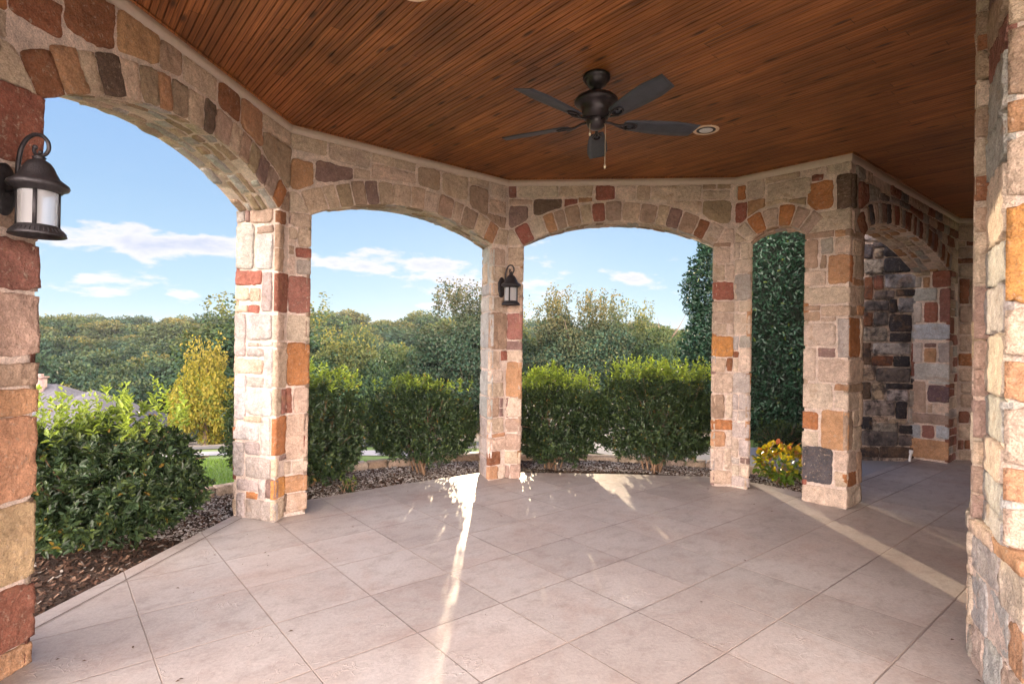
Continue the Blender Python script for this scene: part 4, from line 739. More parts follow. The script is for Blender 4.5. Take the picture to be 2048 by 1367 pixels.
# ------------------------------------------------------------------ wall lanterns
def lantern(p, rz, label):
    t = empty('wall_lantern', (p[0], p[1], 2.362), rz, label=label, cat='wall lantern', group='bronze lanterns on the pillars')
    link('lid', lathe([(0, .150), (.016, .150), (.020, .142), (.028, .136), (.022, .128), (.030, .122), (.045, .112), (.058, .092), (.068, .068), (.082, .040), (.104, .022), (.117, .012), (.120, .002), (.116, -.008), (.100, -.012), (.092, -.024), (.084, -.028), (.078, -.028), (.078, -.01), (0, -.008)], 48), M['iron'], t, True)
    bars = link('bottom_rim', lathe([(.080, -.186), (.086, -.190), (.092, -.202), (.108, -.222), (.112, -.232), (.106, -.236), (.092, -.226), (.074, -.206), (.070, -.19), (.080, -.186)], 48), M['iron'], t, True)
    link('base_plate', lathe([(.072, -.196), (.04, -.198), (0, -.198)], 32), M['bulb'], t, True)
    rb = MB()
    for k in range(36):
        a = 2 * math.pi * k / 36; V, F = tube([(.093 * math.cos(a), .093 * math.sin(a), -.203), (.107 * math.cos(a), .107 * math.sin(a), -.221)], .003, 5); rb.add(V, F, (0, 0, 0, 1))
    rb.build('fluting', M['iron'], bars, True)
    link('glass_cylinder', lathe([(.0765, -.028), (.0765, -.19)], 48), M['frost'], t, True)
    link('candle_tube', lathe([(.0, -.08), (.012, -.085), (.017, -.10), (.015, -.12), (.013, -.125), (.013, -.19)], 18), M['bulb'], t, True)
    for k in range(4):
        a = R(38 + 90 * k); c_, s_ = math.cos(a), math.sin(a); mb = MB(); mb.box((.0775 * c_ + .008 * s_, .0775 * s_ - .008 * c_, -.19), (-.016 * s_, .016 * c_, 0), (.006 * c_, .006 * s_, 0), (0, 0, .165), (0, 0, 0, 1)); mb.build('post', M['iron'], t)
    # scroll arm: local -x is the wall side
    arm = [(-.178, 0, -.02), (-.128, 0, -.018), (-.116, 0, .0), (-.114, 0, .06), (-.110, 0, .13), (-.098, 0, .185), (-.070, 0, .228), (-.028, 0, .248), (.016, 0, .240), (.048, 0, .208), (.052, 0, .172), (.034, 0, .148), (.004, 0, .143), (-.020, 0, .152), (-.030, 0, .170), (-.022, 0, .184)]
    P = np.array(arm); s_ = np.linspace(0, len(P) - 1, 90); i = np.clip(s_.astype(int), 0, len(P) - 2); f = s_ - i
    Pm = np.stack([np.interp(s_, np.arange(len(P)), P[:, j]) for j in range(3)], 1)
    for _ in range(4): Pm[1:-1] = (Pm[:-2] + 2 * Pm[1:-1] + Pm[2:]) / 4
    mb = MB(); V, F = tube(Pm, np.interp(s_, [0, 4, 15], [.0085, .0105, .0075]), 10); mb.add(V, F, (0, 0, 0, 1))
    for c0, r_ in (((-.022, 0, .186), .012), ((.006, 0, .160), .010)):
        u_ = np.linspace(0, 2 * np.pi, 13); v_ = np.linspace(0, np.pi, 8); U, Vv = np.meshgrid(u_, v_, indexing='ij')
        mb.grid(np.stack([c0[0] + r_ * np.cos(U) * np.sin(Vv), c0[1] + r_ * np.sin(U) * np.sin(Vv), c0[2] + r_ * np.cos(Vv)], -1), (0, 0, 0, 1))
    mb.build('scroll_arm', M['iron'], t, True)
    th = np.linspace(0, 2 * np.pi, 40, endpoint=False); V = []; F = []
    for rr, x in ((0, .012), (.7, .012), (.85, .008), (1, .004), (1, -.012)):
        V += [(-.182 + x, .056 * rr * math.cos(a), -.01 + .125 * rr * math.sin(a)) for a in th]
    for a in range(4):
        for k in range(40): F.append((a * 40 + k, a * 40 + (k + 1) % 40, (a + 1) * 40 + (k + 1) % 40, (a + 1) * 40 + k))
    link('back_plate', npmesh('back_plate', V, F), M['iron'], t, True)
    return t
def lamp_at(k, u, label):
    n_ = inward(k); p = pt(k, u) + n_ * .205; lantern(p, math.atan2(n_[1], n_[0]), label)
lamp_at(0, .045, 'bronze lantern with scroll arm and frosted glass, large and near, at the left edge')
lamp_at(1, 2.56, 'bronze lantern with scroll arm, small and far, on the middle pillar')
# downspout stub by the sooty wall
t = empty('drain_pipe', (5.985, 8.50, 0), label='short white pipe sticking out of the slab at the foot of the sooty wall', cat='pipe')
tubes('pipe', [([(0, 0, -.02), (.01, 0, .05), (.03, .01, .12)], .018)], M['pvc'], t, 12); tubes('cap', [([(.028, .009, .115), (.036, .012, .165)], .026)], M['pvc'], t, 12)

# ------------------------------------------------------------------ terrain
def gz(x, y):
    x = np.asarray(x, float); y = np.asarray(y, float)
    d = np.where(x > 2, y + 0 * x, y); z = np.interp(d, [-40, 4, 7.2, 14.5, 24, 50, 75, 100, 150, 210, 320, 700], [-.15, -.15, -.17, -.95, -2.2, -6.3, -8.3, -8.0, -3.5, 2.0, 4.0, 6.0])
    left = np.maximum(0, -x - 5); z = z - np.minimum(left * .075, 2.2) * np.clip((y - 0) / 20, 0, 1) * np.clip((140 - y) / 60, 0, 1)
    flat = np.clip((x - 1.0) / 2.5, 0, 1) * np.clip((16 - y) / 5, 0, 1); z = z * (1 - flat) + (-.14) * flat
    return z + .25 * vnoise(np.stack([x * .05, y * .05, 0 * x], -1), 5) * np.clip((y - 16) / 30, 0, 1)
xs = np.concatenate([np.linspace(-500, -60, 26), np.linspace(-56, 56, 150), np.linspace(60, 500, 26)]); ys = np.concatenate([np.linspace(-120, -8, 14), np.linspace(-7, 22, 90), np.linspace(23, 110, 70), np.linspace(115, 900, 60)])
X, Y = np.meshgrid(xs, ys, indexing='ij'); Z = gz(X, Y)
# dip below the porch slab so the slab hides it
inside = ((X > -2.4) & (X < 9) & (Y < 6.2)) | ((X > -1.2) & (X < 9) & (Y < 6.9)); Z = np.where(inside, np.minimum(Z, -.2), Z)
mb = MB(); mb.grid(np.stack([X, Y, Z], -1), (0, 0, 0, 1))
mt, N, b, o = mat('terrain'); tc = N.n('ShaderNodeTexCoord').outputs['Object']; sp = N.n('ShaderNodeSeparateXYZ', {0: tc})
n1 = N.noise(tc, 1.2, 5, .6); n2 = N.noise(tc, 14, 4, .7)
gr = N.mix(N.maprange(n1, .35, .65), (.11, .18, .035), (.15, .22, .05)); gr = N.mix(N.maprange(n2, .4, .7, 0, .7), gr, (.08, .17, .02))
tn_ = N.mix(N.maprange(N.noise(tc, .2, 4), .4, .6), (.33, .26, .18), (.27, .22, .15))
yy = N.math('ADD', sp.outputs[1], N.math('MULTIPLY', N.math('SUBTRACT', N.noise(tc, .12, 2), .5), 1.5))
c = N.mix(N.maprange(yy, 17.6, 18.2), gr, tn_); c = N.mix(N.maprange(yy, 60, 66), c, (.05, .07, .03))
N.L.new(c, b.inputs['Base Color']); b.inputs['Roughness'].default_value = .95
bp = N.n('ShaderNodeBump', {'Height': n2, 'Strength': .7, 'Distance': .03}); N.L.new(bp.outputs[0], b.inputs['Normal'])
mb.build('ground', mt, None, True, kind='structure')
def sheet(name, poly, m_, z=None, dz=.004, res=.5, kind='structure', **kw):
    """a sheet draped on the terrain (z=None) or flat"""
    bm = bmesh.new(); vs = [bm.verts.new((x, y, 0)) for x, y in poly]; bm.faces.new(vs)
    x0, x1 = min(p[0] for p in poly), max(p[0] for p in poly); y0, y1 = min(p[1] for p in poly), max(p[1] for p in poly)
    if z is None:
        q = math.ceil(x0 / res) * res
        while q < x1: bmesh.ops.bisect_plane(bm, geom=bm.verts[:] + bm.edges[:] + bm.faces[:], plane_co=(q, 0, 0), plane_no=(1, 0, 0)); q += res
        q = math.ceil(y0 / res) * res
        while q < y1: bmesh.ops.bisect_plane(bm, geom=bm.verts[:] + bm.edges[:] + bm.faces[:], plane_co=(0, q, 0), plane_no=(0, 1, 0)); q += res
        for v_ in bm.verts: v_.co.z = float(gz(v_.co.x, v_.co.y)) + dz
    else:
        for v_ in bm.verts: v_.co.z = z
    bmesh.ops.triangulate(bm, faces=bm.faces[:]); me = bpy.data.meshes.new(name); bm.to_mesh(me); bm.free(); return link(name, me, m_, kind=kind, **kw)
curb = [(-5.6, 2.5), (-4.9, 4.2), (-4.15, 5.3), (-3.65, 5.9), (-3.05, 6.55), (-2.55, 7.2), (-2.0, 7.8), (-1.2, 8.25), (-.44, 8.50), (.5, 8.62), (1.4, 8.60), (2.3, 8.45), (3.0, 8.15), (3.55, 7.75), (3.95, 7.25)]
bed = curb + [(3.95, 6.8), (3.38, 6.6), (3.0, 6.9), (2.6, 7.2), (.1, 7.3), (-.4, 7.2), (-2.1, 5.85), (-2.6, 5.3), (-2.8, 2.9), (-2.9, -2), (-5.6, -2)]
# bed surface: fine grid just above the terrain
def inpoly(x, y, poly):
    c = np.zeros(np.shape(x), bool); n = len(poly); j = n - 1
    for i in range(n):
        xi, yi = poly[i]; xj, yj = poly[j]; k = ((yi > y) != (yj > y)) & (x < (xj - xi) * (y - yi) / (yj - yi + 1e-12) + xi); c ^= k; j = i
    return c
bedz = lambda x, y: -.085 + .018 * vnoise(np.stack([np.asarray(x) * 2.2, np.asarray(y) * 2.2, 0 * np.asarray(x)], -1), 8)
gx = np.arange(-5.7, 4.1, .08); gy = np.arange(-2, 8.7, .08); X, Y = np.meshgrid(gx, gy, indexing='ij'); cx_, cy_ = (X[:-1, :-1] + .04), (Y[:-1, :-1] + .04)
ok = inpoly(cx_, cy_, bed); idx = np.arange(X.size).reshape(X.shape); F = np.stack([idx[:-1, :-1], idx[1:, :-1], idx[1:, 1:], idx[:-1, 1:]], -1)[ok]
link('planting_bed', npmesh('planting_bed', np.stack([X, Y, bedz(X, Y)], -1).reshape(-1, 3), F), M['mulch'], None, True, kind='structure')
# chips
def chips(name, n, region, cols, size, label, seed, z0=None, weights=None):
    g = np.random.default_rng(seed); x = g.uniform(region[0], region[2], n * 6); y = g.uniform(region[1], region[3], n * 6); k = inpoly(x, y, bed)
    x, y = x[k][:n], y[k][:n]; n = len(x); z = bedz(x, y) + g.uniform(.0, .018, n)
    a = g.uniform(0, 6.283, n); L = g.uniform(.5, 1.3, n) * size; W_ = L * g.uniform(.2, .55, n); t = g.uniform(-.6, .6, n); t2 = g.uniform(-.5, .5, n)
    ex = np.stack([np.cos(a) * np.cos(t), np.sin(a) * np.cos(t), np.sin(t)], 1) * L[:, None]; ey = np.stack([-np.sin(a), np.cos(a), t2], 1) * W_[:, None]
    P = np.stack([x, y, z], 1); V = np.stack([P - ex - ey * .6, P + ex - ey, P + ex * .9 + ey, P - ex + ey * .8], 1).reshape(-1, 3)
    C = np.array(cols)[g.choice(len(cols), n, p=weights)] * g.uniform(.7, 1.25, (n, 1)); C = np.repeat(np.concatenate([C, np.ones((n, 1))], 1), 4, 0)
    mb = MB(); mb.add(V, np.arange(4 * n).reshape(n, 4), C); return mb.build(name, M['chips'], None, kind='stuff', label=label, cat='mulch')
chips('wood_chips', 26000, (-5.6, 2.2, 4.0, 8.7), [(.11, .06, .04), (.06, .035, .025), (.20, .13, .09), (.30, .27, .24), (.03, .02, .015)], .022, 'dark brown shredded mulch and dry leaves under the shrubs', 3, weights=[.35, .25, .2, .08, .12])
def pebble_field():
    g = np.random.default_rng(5); n = 14000; x = g.uniform(-5.0, 4.0, n * 4); y = g.uniform(4.5, 8.7, n * 4); k = inpoly(x, y, bed)
    # pebbles lie in a band behind the shrubs, near the stone edging
    d = np.full(len(x), 9.0)
    for p, q in zip(curb[:-1], curb[1:]):
        p = np.array(p); q = np.array(q); e = q - p; t = np.clip(((x - p[0]) * e[0] + (y - p[1]) * e[1]) / (e @ e), 0, 1); d = np.minimum(d, np.hypot(x - p[0] - t * e[0], y - p[1] - t * e[1]))
    k &= (d < .75) | ((x < -2.6) & (x > -3.6) & (y > 4.9) & (d < 1.3)) | ((x > -2.2) & (x < -.3) & (d < 1.15)); k &= vnoise(np.stack([x * 1.5, y * 1.5, 0 * x], -1), 4) > -.5
    x, y = x[k][:n], y[k][:n]; n = len(x); z = bedz(x, y) + .008; s_ = g.uniform(.008, .020, n); a = g.uniform(0, 6.28, n)
    base = np.array([(1, 0, 0), (0, 1, 0), (-1, 0, 0), (0, -1, 0), (.55, .55, .7), (-.55, -.55, .7)]); V = []
    ca, sa = np.cos(a), np.sin(a); st = g.uniform(.5, 1, n)
    for bx, by, bz in base: V.append(np.stack([x + s_ * (bx * ca - by * sa * st), y + s_ * (bx * sa + by * ca * st), z + s_ * bz * .8], 1))
    V = np.stack(V, 1).reshape(-1, 3); f = np.array([(0, 1, 4, 4), (1, 2, 5, 4), (2, 3, 5, 5), (3, 0, 4, 5)]); F = (np.arange(n)[:, None, None] * 6 + f[None]).reshape(-1, 4)
    F = F.copy(); C = np.array([(.42, .38, .35), (.52, .50, .48), (.30, .26, .24), (.20, .17, .15)])[g.choice(4, n)] * g.uniform(.8, 1.2, (n, 1)); C = np.repeat(np.concatenate([C, np.ones((n, 1))], 1), 6, 0)
    V2 = V; tri = F.reshape(-1, 4)
    bm = bpy.data.meshes.new('pebbles'); bm.from_pydata([tuple(v) for v in V2], [], [tuple(dict.fromkeys(r)) for r in tri.tolist()]); at = bm.color_attributes.new('Col', 'FLOAT_COLOR', 'POINT'); at.data.foreach_set('color', C.astype(np.float32).ravel())
    link('pebbles', bm, M['chips'], None, kind='stuff', label='pale grey pebbles along the stone edging behind the shrubs', cat='pebbles')
pebble_field()
# stone edging of the bed (individual blocks in one run of edging)
ed = empty('garden_edging', (-2, 7.8, -.1), label='low curved edging of rough tan stones between planting bed and lawn', cat='edging')
mb = MB(); P = np.array(curb); seg = np.hypot(*(P[1:] - P[:-1]).T); cs = np.concatenate([[0], np.cumsum(seg)]); s0 = 0
while s0 < cs[-1] - .2:
    s1 = s0 + random.uniform(.28, .5); p = np.array([np.interp(s0 + .008, cs, P[:, i]) for i in (0, 1)]); q = np.array([np.interp(s1 - .008, cs, P[:, i]) for i in (0, 1)]); e = (q - p) / np.linalg.norm(q - p); n_ = np.array([e[1], -e[0]]); z = -.11; hgt = .115 + random.uniform(-.015, .02)
    L = np.linalg.norm(q - p); cc = random.choice([PAL['T'], PAL['C'], PAL['B'], PAL['T']])
    for (o_, nn_) in ((p + n_ * .06, n_), (p - n_ * .06, -n_)):
        Fm = planemap(o_, e, nn_); stone(mb, Fm, cc, 0, L, z - .12, z + hgt, .012, .03)
    Ft = (lambda U, D_, h, p=p, e=e, n_=n_, z=z, hgt=hgt: np.stack([p[0] + e[0] * U + n_[0] * (D_ - .065), p[1] + e[1] * U + n_[1] * (D_ - .065), z + hgt - .006 + h], -1))
    stone(mb, Ft, cc, 0, L, 0, .13, .012, .03); s0 = s1
under(mb.build('edging_stones', M['stone']), ed)
# driveway, walk, street
drive = [(1.75, 8.70), (2.4, 8.58), (3.1, 8.28), (3.7, 7.85), (4.08, 7.25), (4.05, 6.95), tuple(pt(4, .62, .46)), tuple(pt(4, 4.3, .46)), tuple(o3(-1.8, .0)), (5.0, 9.6), (4.6, 9.75), (2.6, 9.9), (1.9, 16), (-.6, 16), (.4, 11.5), (.8, 9.6)]
sheet('driveway', drive, M['concrete'], -.052)
sheet('walk', [(-60, 10.4), (-20, 10.7), (.3, 11.4), (.2, 12.6), (-20, 12.2), (-60, 11.9)], M['concrete'], None, .014, 1.0)
sheet('street', [(-60, 13.0), (-20, 13.4), (10, 13.6), (10, 16.9), (-20, 16.7), (-60, 16.3)], M['asphalt'], None, .016, 1.0)
# lawn blades
g = np.random.default_rng(9); n = 42000; x = g.uniform(-8, 1.4, n * 2); y = g.uniform(4.2, 10.3, n * 2); cp_ = curb + [(3.95, -3), (-5.6, -3)]
k = ~inpoly(x, y, cp_) & ~inpoly(x, y, drive) & (np.hypot(x, y) < 13); x, y = x[k][:n], y[k][:n]; n = len(x); z = gz(x, y); a = g.uniform(0, 6.28, n); h = g.uniform(.02, .05, n); w_ = g.uniform(.003, .006, n); lx, ly = g.normal(0, .015, n), g.normal(0, .015, n)
V = np.stack([np.stack([x - w_ * np.cos(a), y - w_ * np.sin(a), z], 1), np.stack([x + w_ * np.cos(a), y + w_ * np.sin(a), z], 1), np.stack([x + lx, y + ly, z + h], 1)], 1).reshape(-1, 3)
C = np.array([(.12, .21, .035)]) * g.uniform(.6, 1.5, (n, 1)); C = np.repeat(np.concatenate([C, np.ones((n, 1))], 1), 3, 0); F = np.arange(3 * n).reshape(n, 3)
mb = MB(); mb.add(V, F, C); mb.build('grass', M['grass'], None, kind='stuff', label='bright green mown grass beyond the stone edging', cat='grass')

# ------------------------------------------------------------------ foliage
def leafset(P, D, Nn, L, W_, C, fold=.25):
    """P base, D direction, Nn approx normal, L length, W_ width, C colours -> V, F, Cc (two quads per leaf, folded on the midrib)"""
    n = len(P); S = np.cross(D, Nn); S /= np.linalg.norm(S, axis=1)[:, None] + 1e-9; Nn = np.cross(S, D)
    L = np.broadcast_to(L, (n,))[:, None]; W_ = np.broadcast_to(W_, (n,))[:, None]
    m1 = P + D * L * .5 - Nn * L * .03; tip = P + D * L - Nn * L * .12
    a1 = P + D * L * .42 + S * W_ * .5 + Nn * W_ * fold; b1 = P + D * L * .42 - S * W_ * .5 + Nn * W_ * fold
    a2 = P + D * L * .78 + S * W_ * .33 + Nn * W_ * fold * .5; b2 = P + D * L * .78 - S * W_ * .33 + Nn * W_ * fold * .5
    V = np.stack([P, a1, a2, tip, b2, b1], 1).reshape(-1, 3)
    base = np.arange(n)[:, None] * 6; F = np.concatenate([base + [[0, 1, 2, 3]], base + [[0, 3, 4, 5]]])
    return V, F, np.repeat(np.concatenate([C, np.ones((n, 1))], 1), 6, 0)
def rnd_unit(g, n):
    v = g.normal(size=(n, 3)); return v / np.linalg.norm(v, axis=1)[:, None]
def shrub_mesh(seed, rx, ry, h, z0, nshoot, lpb, lsize, lime, tall=40, tallh=.18, boxy=3.2, limez=.72, opening=0, fill=3.2, yf=.7):
    """clipped evergreen shrub: leafy shoots over a rounded box"""
    g = np.random.default_rng(seed); out = []
    n = nshoot; th = g.uniform(0, 2 * np.pi, n); ph = np.arcsin(g.uniform(-.80, 1, n)); d = np.stack([np.cos(ph) * np.cos(th), np.cos(ph) * np.sin(th), np.sin(ph)], 1)
    r_ = 1 / (np.abs(d[:, 0]) ** boxy + np.abs(d[:, 1]) ** boxy + np.abs(d[:, 2]) ** boxy) ** (1 / boxy)
    lump = 1 + .15 * vnoise(d * 2.3, seed) + .10 * vnoise(d * 5, seed + 1); depth = np.where(g.uniform(size=n) < .72, g.uniform(.86, 1.03, n), g.uniform(.45, .9, n))
    T = d * (r_ * lump * depth)[:, None] * np.array([rx, ry, h / 2]); T[:, 2] += z0 + h / 2
    taper = np.clip((T[:, 2] - z0) / (h * .35), 0, 1); T[:, :2] *= (.86 + .14 * taper)[:, None]
    T[:, 2] = np.where(T[:, 2] > h * .4, h * .4 + (T[:, 2] - h * .4) * (1 + .40 * vnoise(np.stack([T[:, 0] * 3.2, T[:, 1] * 3.2, 0 * T[:, 0] + seed], -1), 3) + .10 * vnoise(np.stack([T[:, 0] * 8, T[:, 1] * 8, 0 * T[:, 0] + seed], -1), 4)), T[:, 2])
    T = T[T[:, 2] > z0 * .7 + .02]; d = d[:0]; n = len(T)
    dirs = T - np.array([0, 0, z0 + h * .30]); dirs /= np.linalg.norm(dirs, axis=1)[:, None]; dirs = dirs * .7 + np.array([0, 0, .55]) + g.normal(0, .28, (n, 3)); dirs /= np.linalg.norm(dirs, axis=1)[:, None]
    slen = g.uniform(.07, .15, n)
    topz = z0 + h
    # long new shoots
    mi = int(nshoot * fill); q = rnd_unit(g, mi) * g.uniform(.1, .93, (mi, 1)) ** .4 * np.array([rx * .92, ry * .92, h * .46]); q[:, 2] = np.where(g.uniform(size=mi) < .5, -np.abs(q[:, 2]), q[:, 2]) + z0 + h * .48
    th = g.uniform(0, 2 * np.pi, tall); rr = np.sqrt(g.uniform(0, 1, tall)); B = np.stack([rr * np.cos(th) * rx * .9, rr * np.sin(th) * ry * .9, np.full(tall, topz * .93)], 1); dd = np.stack([g.normal(0, .18, tall), g.normal(0, .18, tall), np.ones(tall)], 1); dd /= np.linalg.norm(dd, axis=1)[:, None]; tl = g.uniform(.5, 1.3, tall) * tallh
    Tt = B + dd * tl[:, None]
    allT = np.concatenate([T, Tt]); allD = np.concatenate([dirs, dd]); allL = np.concatenate([slen, tl + .06]); cnt = np.concatenate([np.full(n, lpb), np.clip((tl / .014).astype(int), lpb, 26)])
    idx = np.repeat(np.arange(len(allT)), cnt); m = len(idx); f = g.uniform(0, 1, m); P = allT[idx] - allD[idx] * (allL[idx] * f)[:, None]
    ang = g.uniform(0, 2 * np.pi, m); A = allD[idx]; ref = np.cross(A, [0.3, .2, 1.0]); ref /= np.linalg.norm(ref, axis=1)[:, None] + 1e-9; rf2 = np.cross(A, ref); side = ref * np.cos(ang)[:, None] + rf2 * np.sin(ang)[:, None]
    up_ = np.where(f < .15, 1.6, .75)[:, None]; D = side + A * up_ + g.normal(0, .18, (m, 3)); D /= np.linalg.norm(D, axis=1)[:, None]
    Nn = A - D * np.sum(A * D, 1)[:, None] + g.normal(0, .15, (m, 3)); Nn /= np.linalg.norm(Nn, axis=1)[:, None] + 1e-9
    L = lsize * g.uniform(.5, 1.35, m) * np.where(f < .12, .7, 1); W_ = L * g.uniform(.36, .48, m)
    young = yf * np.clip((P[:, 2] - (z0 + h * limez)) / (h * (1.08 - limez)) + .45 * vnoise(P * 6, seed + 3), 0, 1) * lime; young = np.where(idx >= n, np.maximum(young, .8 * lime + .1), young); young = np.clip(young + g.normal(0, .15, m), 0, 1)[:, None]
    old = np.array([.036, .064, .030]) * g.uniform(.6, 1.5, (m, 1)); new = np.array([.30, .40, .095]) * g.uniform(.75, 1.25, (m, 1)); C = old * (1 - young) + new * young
    C[g.uniform(size=m) < .012] = (.30, .20, .05)
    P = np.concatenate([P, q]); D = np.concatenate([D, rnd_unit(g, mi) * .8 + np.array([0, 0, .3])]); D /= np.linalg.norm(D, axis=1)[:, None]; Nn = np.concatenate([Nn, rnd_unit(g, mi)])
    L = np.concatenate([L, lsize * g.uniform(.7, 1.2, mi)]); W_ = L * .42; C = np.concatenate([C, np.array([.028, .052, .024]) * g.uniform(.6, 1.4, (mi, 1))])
    return leafset(P, D, Nn, L, W_, C)
def stems(seed, rx, ry, h, n=9, r0=.016, z0=0):
    g = np.random.default_rng(seed); L = []
    for i in range(n):
        a = g.uniform(0, 6.28); b0 = np.array([g.normal(0, .07), g.normal(0, .07), -.12]); tip = np.array([math.cos(a) * rx * g.uniform(.3, .85), math.sin(a) * ry * g.uniform(.3, .85), h * g.uniform(.6, .92)])
        mid = b0 * .6 + tip * .4 + np.array([0, 0, h * .08]) + g.normal(0, .03, 3); t = np.linspace(0, 1, 9)[:, None]; P = (1 - t) ** 2 * b0 + 2 * t * (1 - t) * mid + t * t * tip + g.normal(0, .006, (9, 3))
        L.append((P, np.linspace(r0 * g.uniform(.7, 1.2), .003, 9)))
        for j in range(4):
            k = g.integers(3, 7); q = P[k] + np.array([g.normal(0, .3) * rx, g.normal(0, .3) * ry, g.uniform(.1, .35) * h]); t2 = np.linspace(0, 1, 5)[:, None]; L.append((P[k] + (q - P[k]) * t2 + g.normal(0, .006, (5, 3)), np.linspace(.006, .002, 5)))
    return L
def shrub(name, x, y, seed, rx, ry, h, z0, label, cat='shrub', group=None, mat_='leaf', rz=0, **kw):
    t = empty(name, (x, y, -.08), rz, label=label, cat=cat); 
    if group: t['group'] = group
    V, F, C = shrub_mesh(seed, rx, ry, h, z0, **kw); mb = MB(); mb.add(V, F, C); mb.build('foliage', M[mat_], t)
    tubes('stems', stems(seed + 5, rx, ry, z0 + h, kw.get('opening') or 9), M['twig'], t, 7); return t
GS = 'evergreen shrubs planted round the porch'
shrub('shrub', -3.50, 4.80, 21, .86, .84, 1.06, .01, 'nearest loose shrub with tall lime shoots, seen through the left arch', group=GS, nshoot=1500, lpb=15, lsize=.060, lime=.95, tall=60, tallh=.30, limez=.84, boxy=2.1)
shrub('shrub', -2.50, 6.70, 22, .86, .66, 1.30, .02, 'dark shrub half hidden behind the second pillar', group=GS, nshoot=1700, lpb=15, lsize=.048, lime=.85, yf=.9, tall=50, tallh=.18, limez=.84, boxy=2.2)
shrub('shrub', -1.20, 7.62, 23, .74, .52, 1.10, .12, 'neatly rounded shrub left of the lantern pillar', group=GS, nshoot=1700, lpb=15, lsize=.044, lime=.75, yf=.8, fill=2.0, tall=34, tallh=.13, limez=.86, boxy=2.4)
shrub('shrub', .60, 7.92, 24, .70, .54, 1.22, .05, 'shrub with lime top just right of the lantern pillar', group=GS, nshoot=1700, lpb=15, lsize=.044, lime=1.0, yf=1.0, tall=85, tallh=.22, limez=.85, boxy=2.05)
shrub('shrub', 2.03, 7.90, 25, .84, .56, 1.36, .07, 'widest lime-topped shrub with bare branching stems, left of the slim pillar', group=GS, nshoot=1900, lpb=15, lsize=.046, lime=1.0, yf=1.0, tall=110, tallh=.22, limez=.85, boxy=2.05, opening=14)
# long fern-like sprays sticking out of the second shrub
# low bush with autumn colours
t = empty('bush', (3.44, 7.22, -.08), label='small bush with yellow and orange autumn leaves between the slim and corner pillars', cat='bush')
g = np.random.default_rng(31); m = 420; P = rnd_unit(g, m) * g.uniform(.5, 1, (m, 1)) ** .5 * np.array([.30, .26, .24]) + np.array([0, 0, .28]); P[:, 2] = np.maximum(P[:, 2], .04)
D = rnd_unit(g, m) * .6 + (P - np.array([0, 0, .1])) * 1.5; D /= np.linalg.norm(D, axis=1)[:, None]; Nn = np.array([0, 0, 1.0]) + g.normal(0, .4, (m, 3)); hgt = np.clip((P[:, 2] - .15) / .35, 0, 1)
pal = np.array([(.10, .17, .03), (.30, .30, .03), (.42, .33, .03), (.40, .16, .04), (.30, .10, .06)]); ci = np.clip((hgt * 3.2 + g.normal(0, .9, m)), 0, 4).astype(int); C = pal[ci] * g.uniform(.7, 1.2, (m, 1))
V, F, Cc = leafset(P, D, Nn, .085 * g.uniform(.6, 1.2, m), .07 * g.uniform(.7, 1.1, m), C, .12); mb = MB(); mb.add(V, F, Cc); mb.build('foliage', M['leaf'], t); tubes('stems', stems(33, .25, .22, .45, 8, .008), M['twig'], t, 6)
shrub('shrub', 4.42, 9.35, 37, .36, .30, .52, .02, 'low dark shrub at the foot of the tall hedge', group=GS, nshoot=260, lpb=14, lsize=.05, lime=.25, tall=4, tallh=.06)
# small sprouts at the bed edge
shrub('seedling', -1.86, 6.52, 41, .10, .09, .18, .0, 'tiny bright green sprout at the slab edge right of the second pillar', cat='seedling', nshoot=16, lpb=8, lsize=.045, lime=1.2, tall=2, tallh=.05, limez=.0)

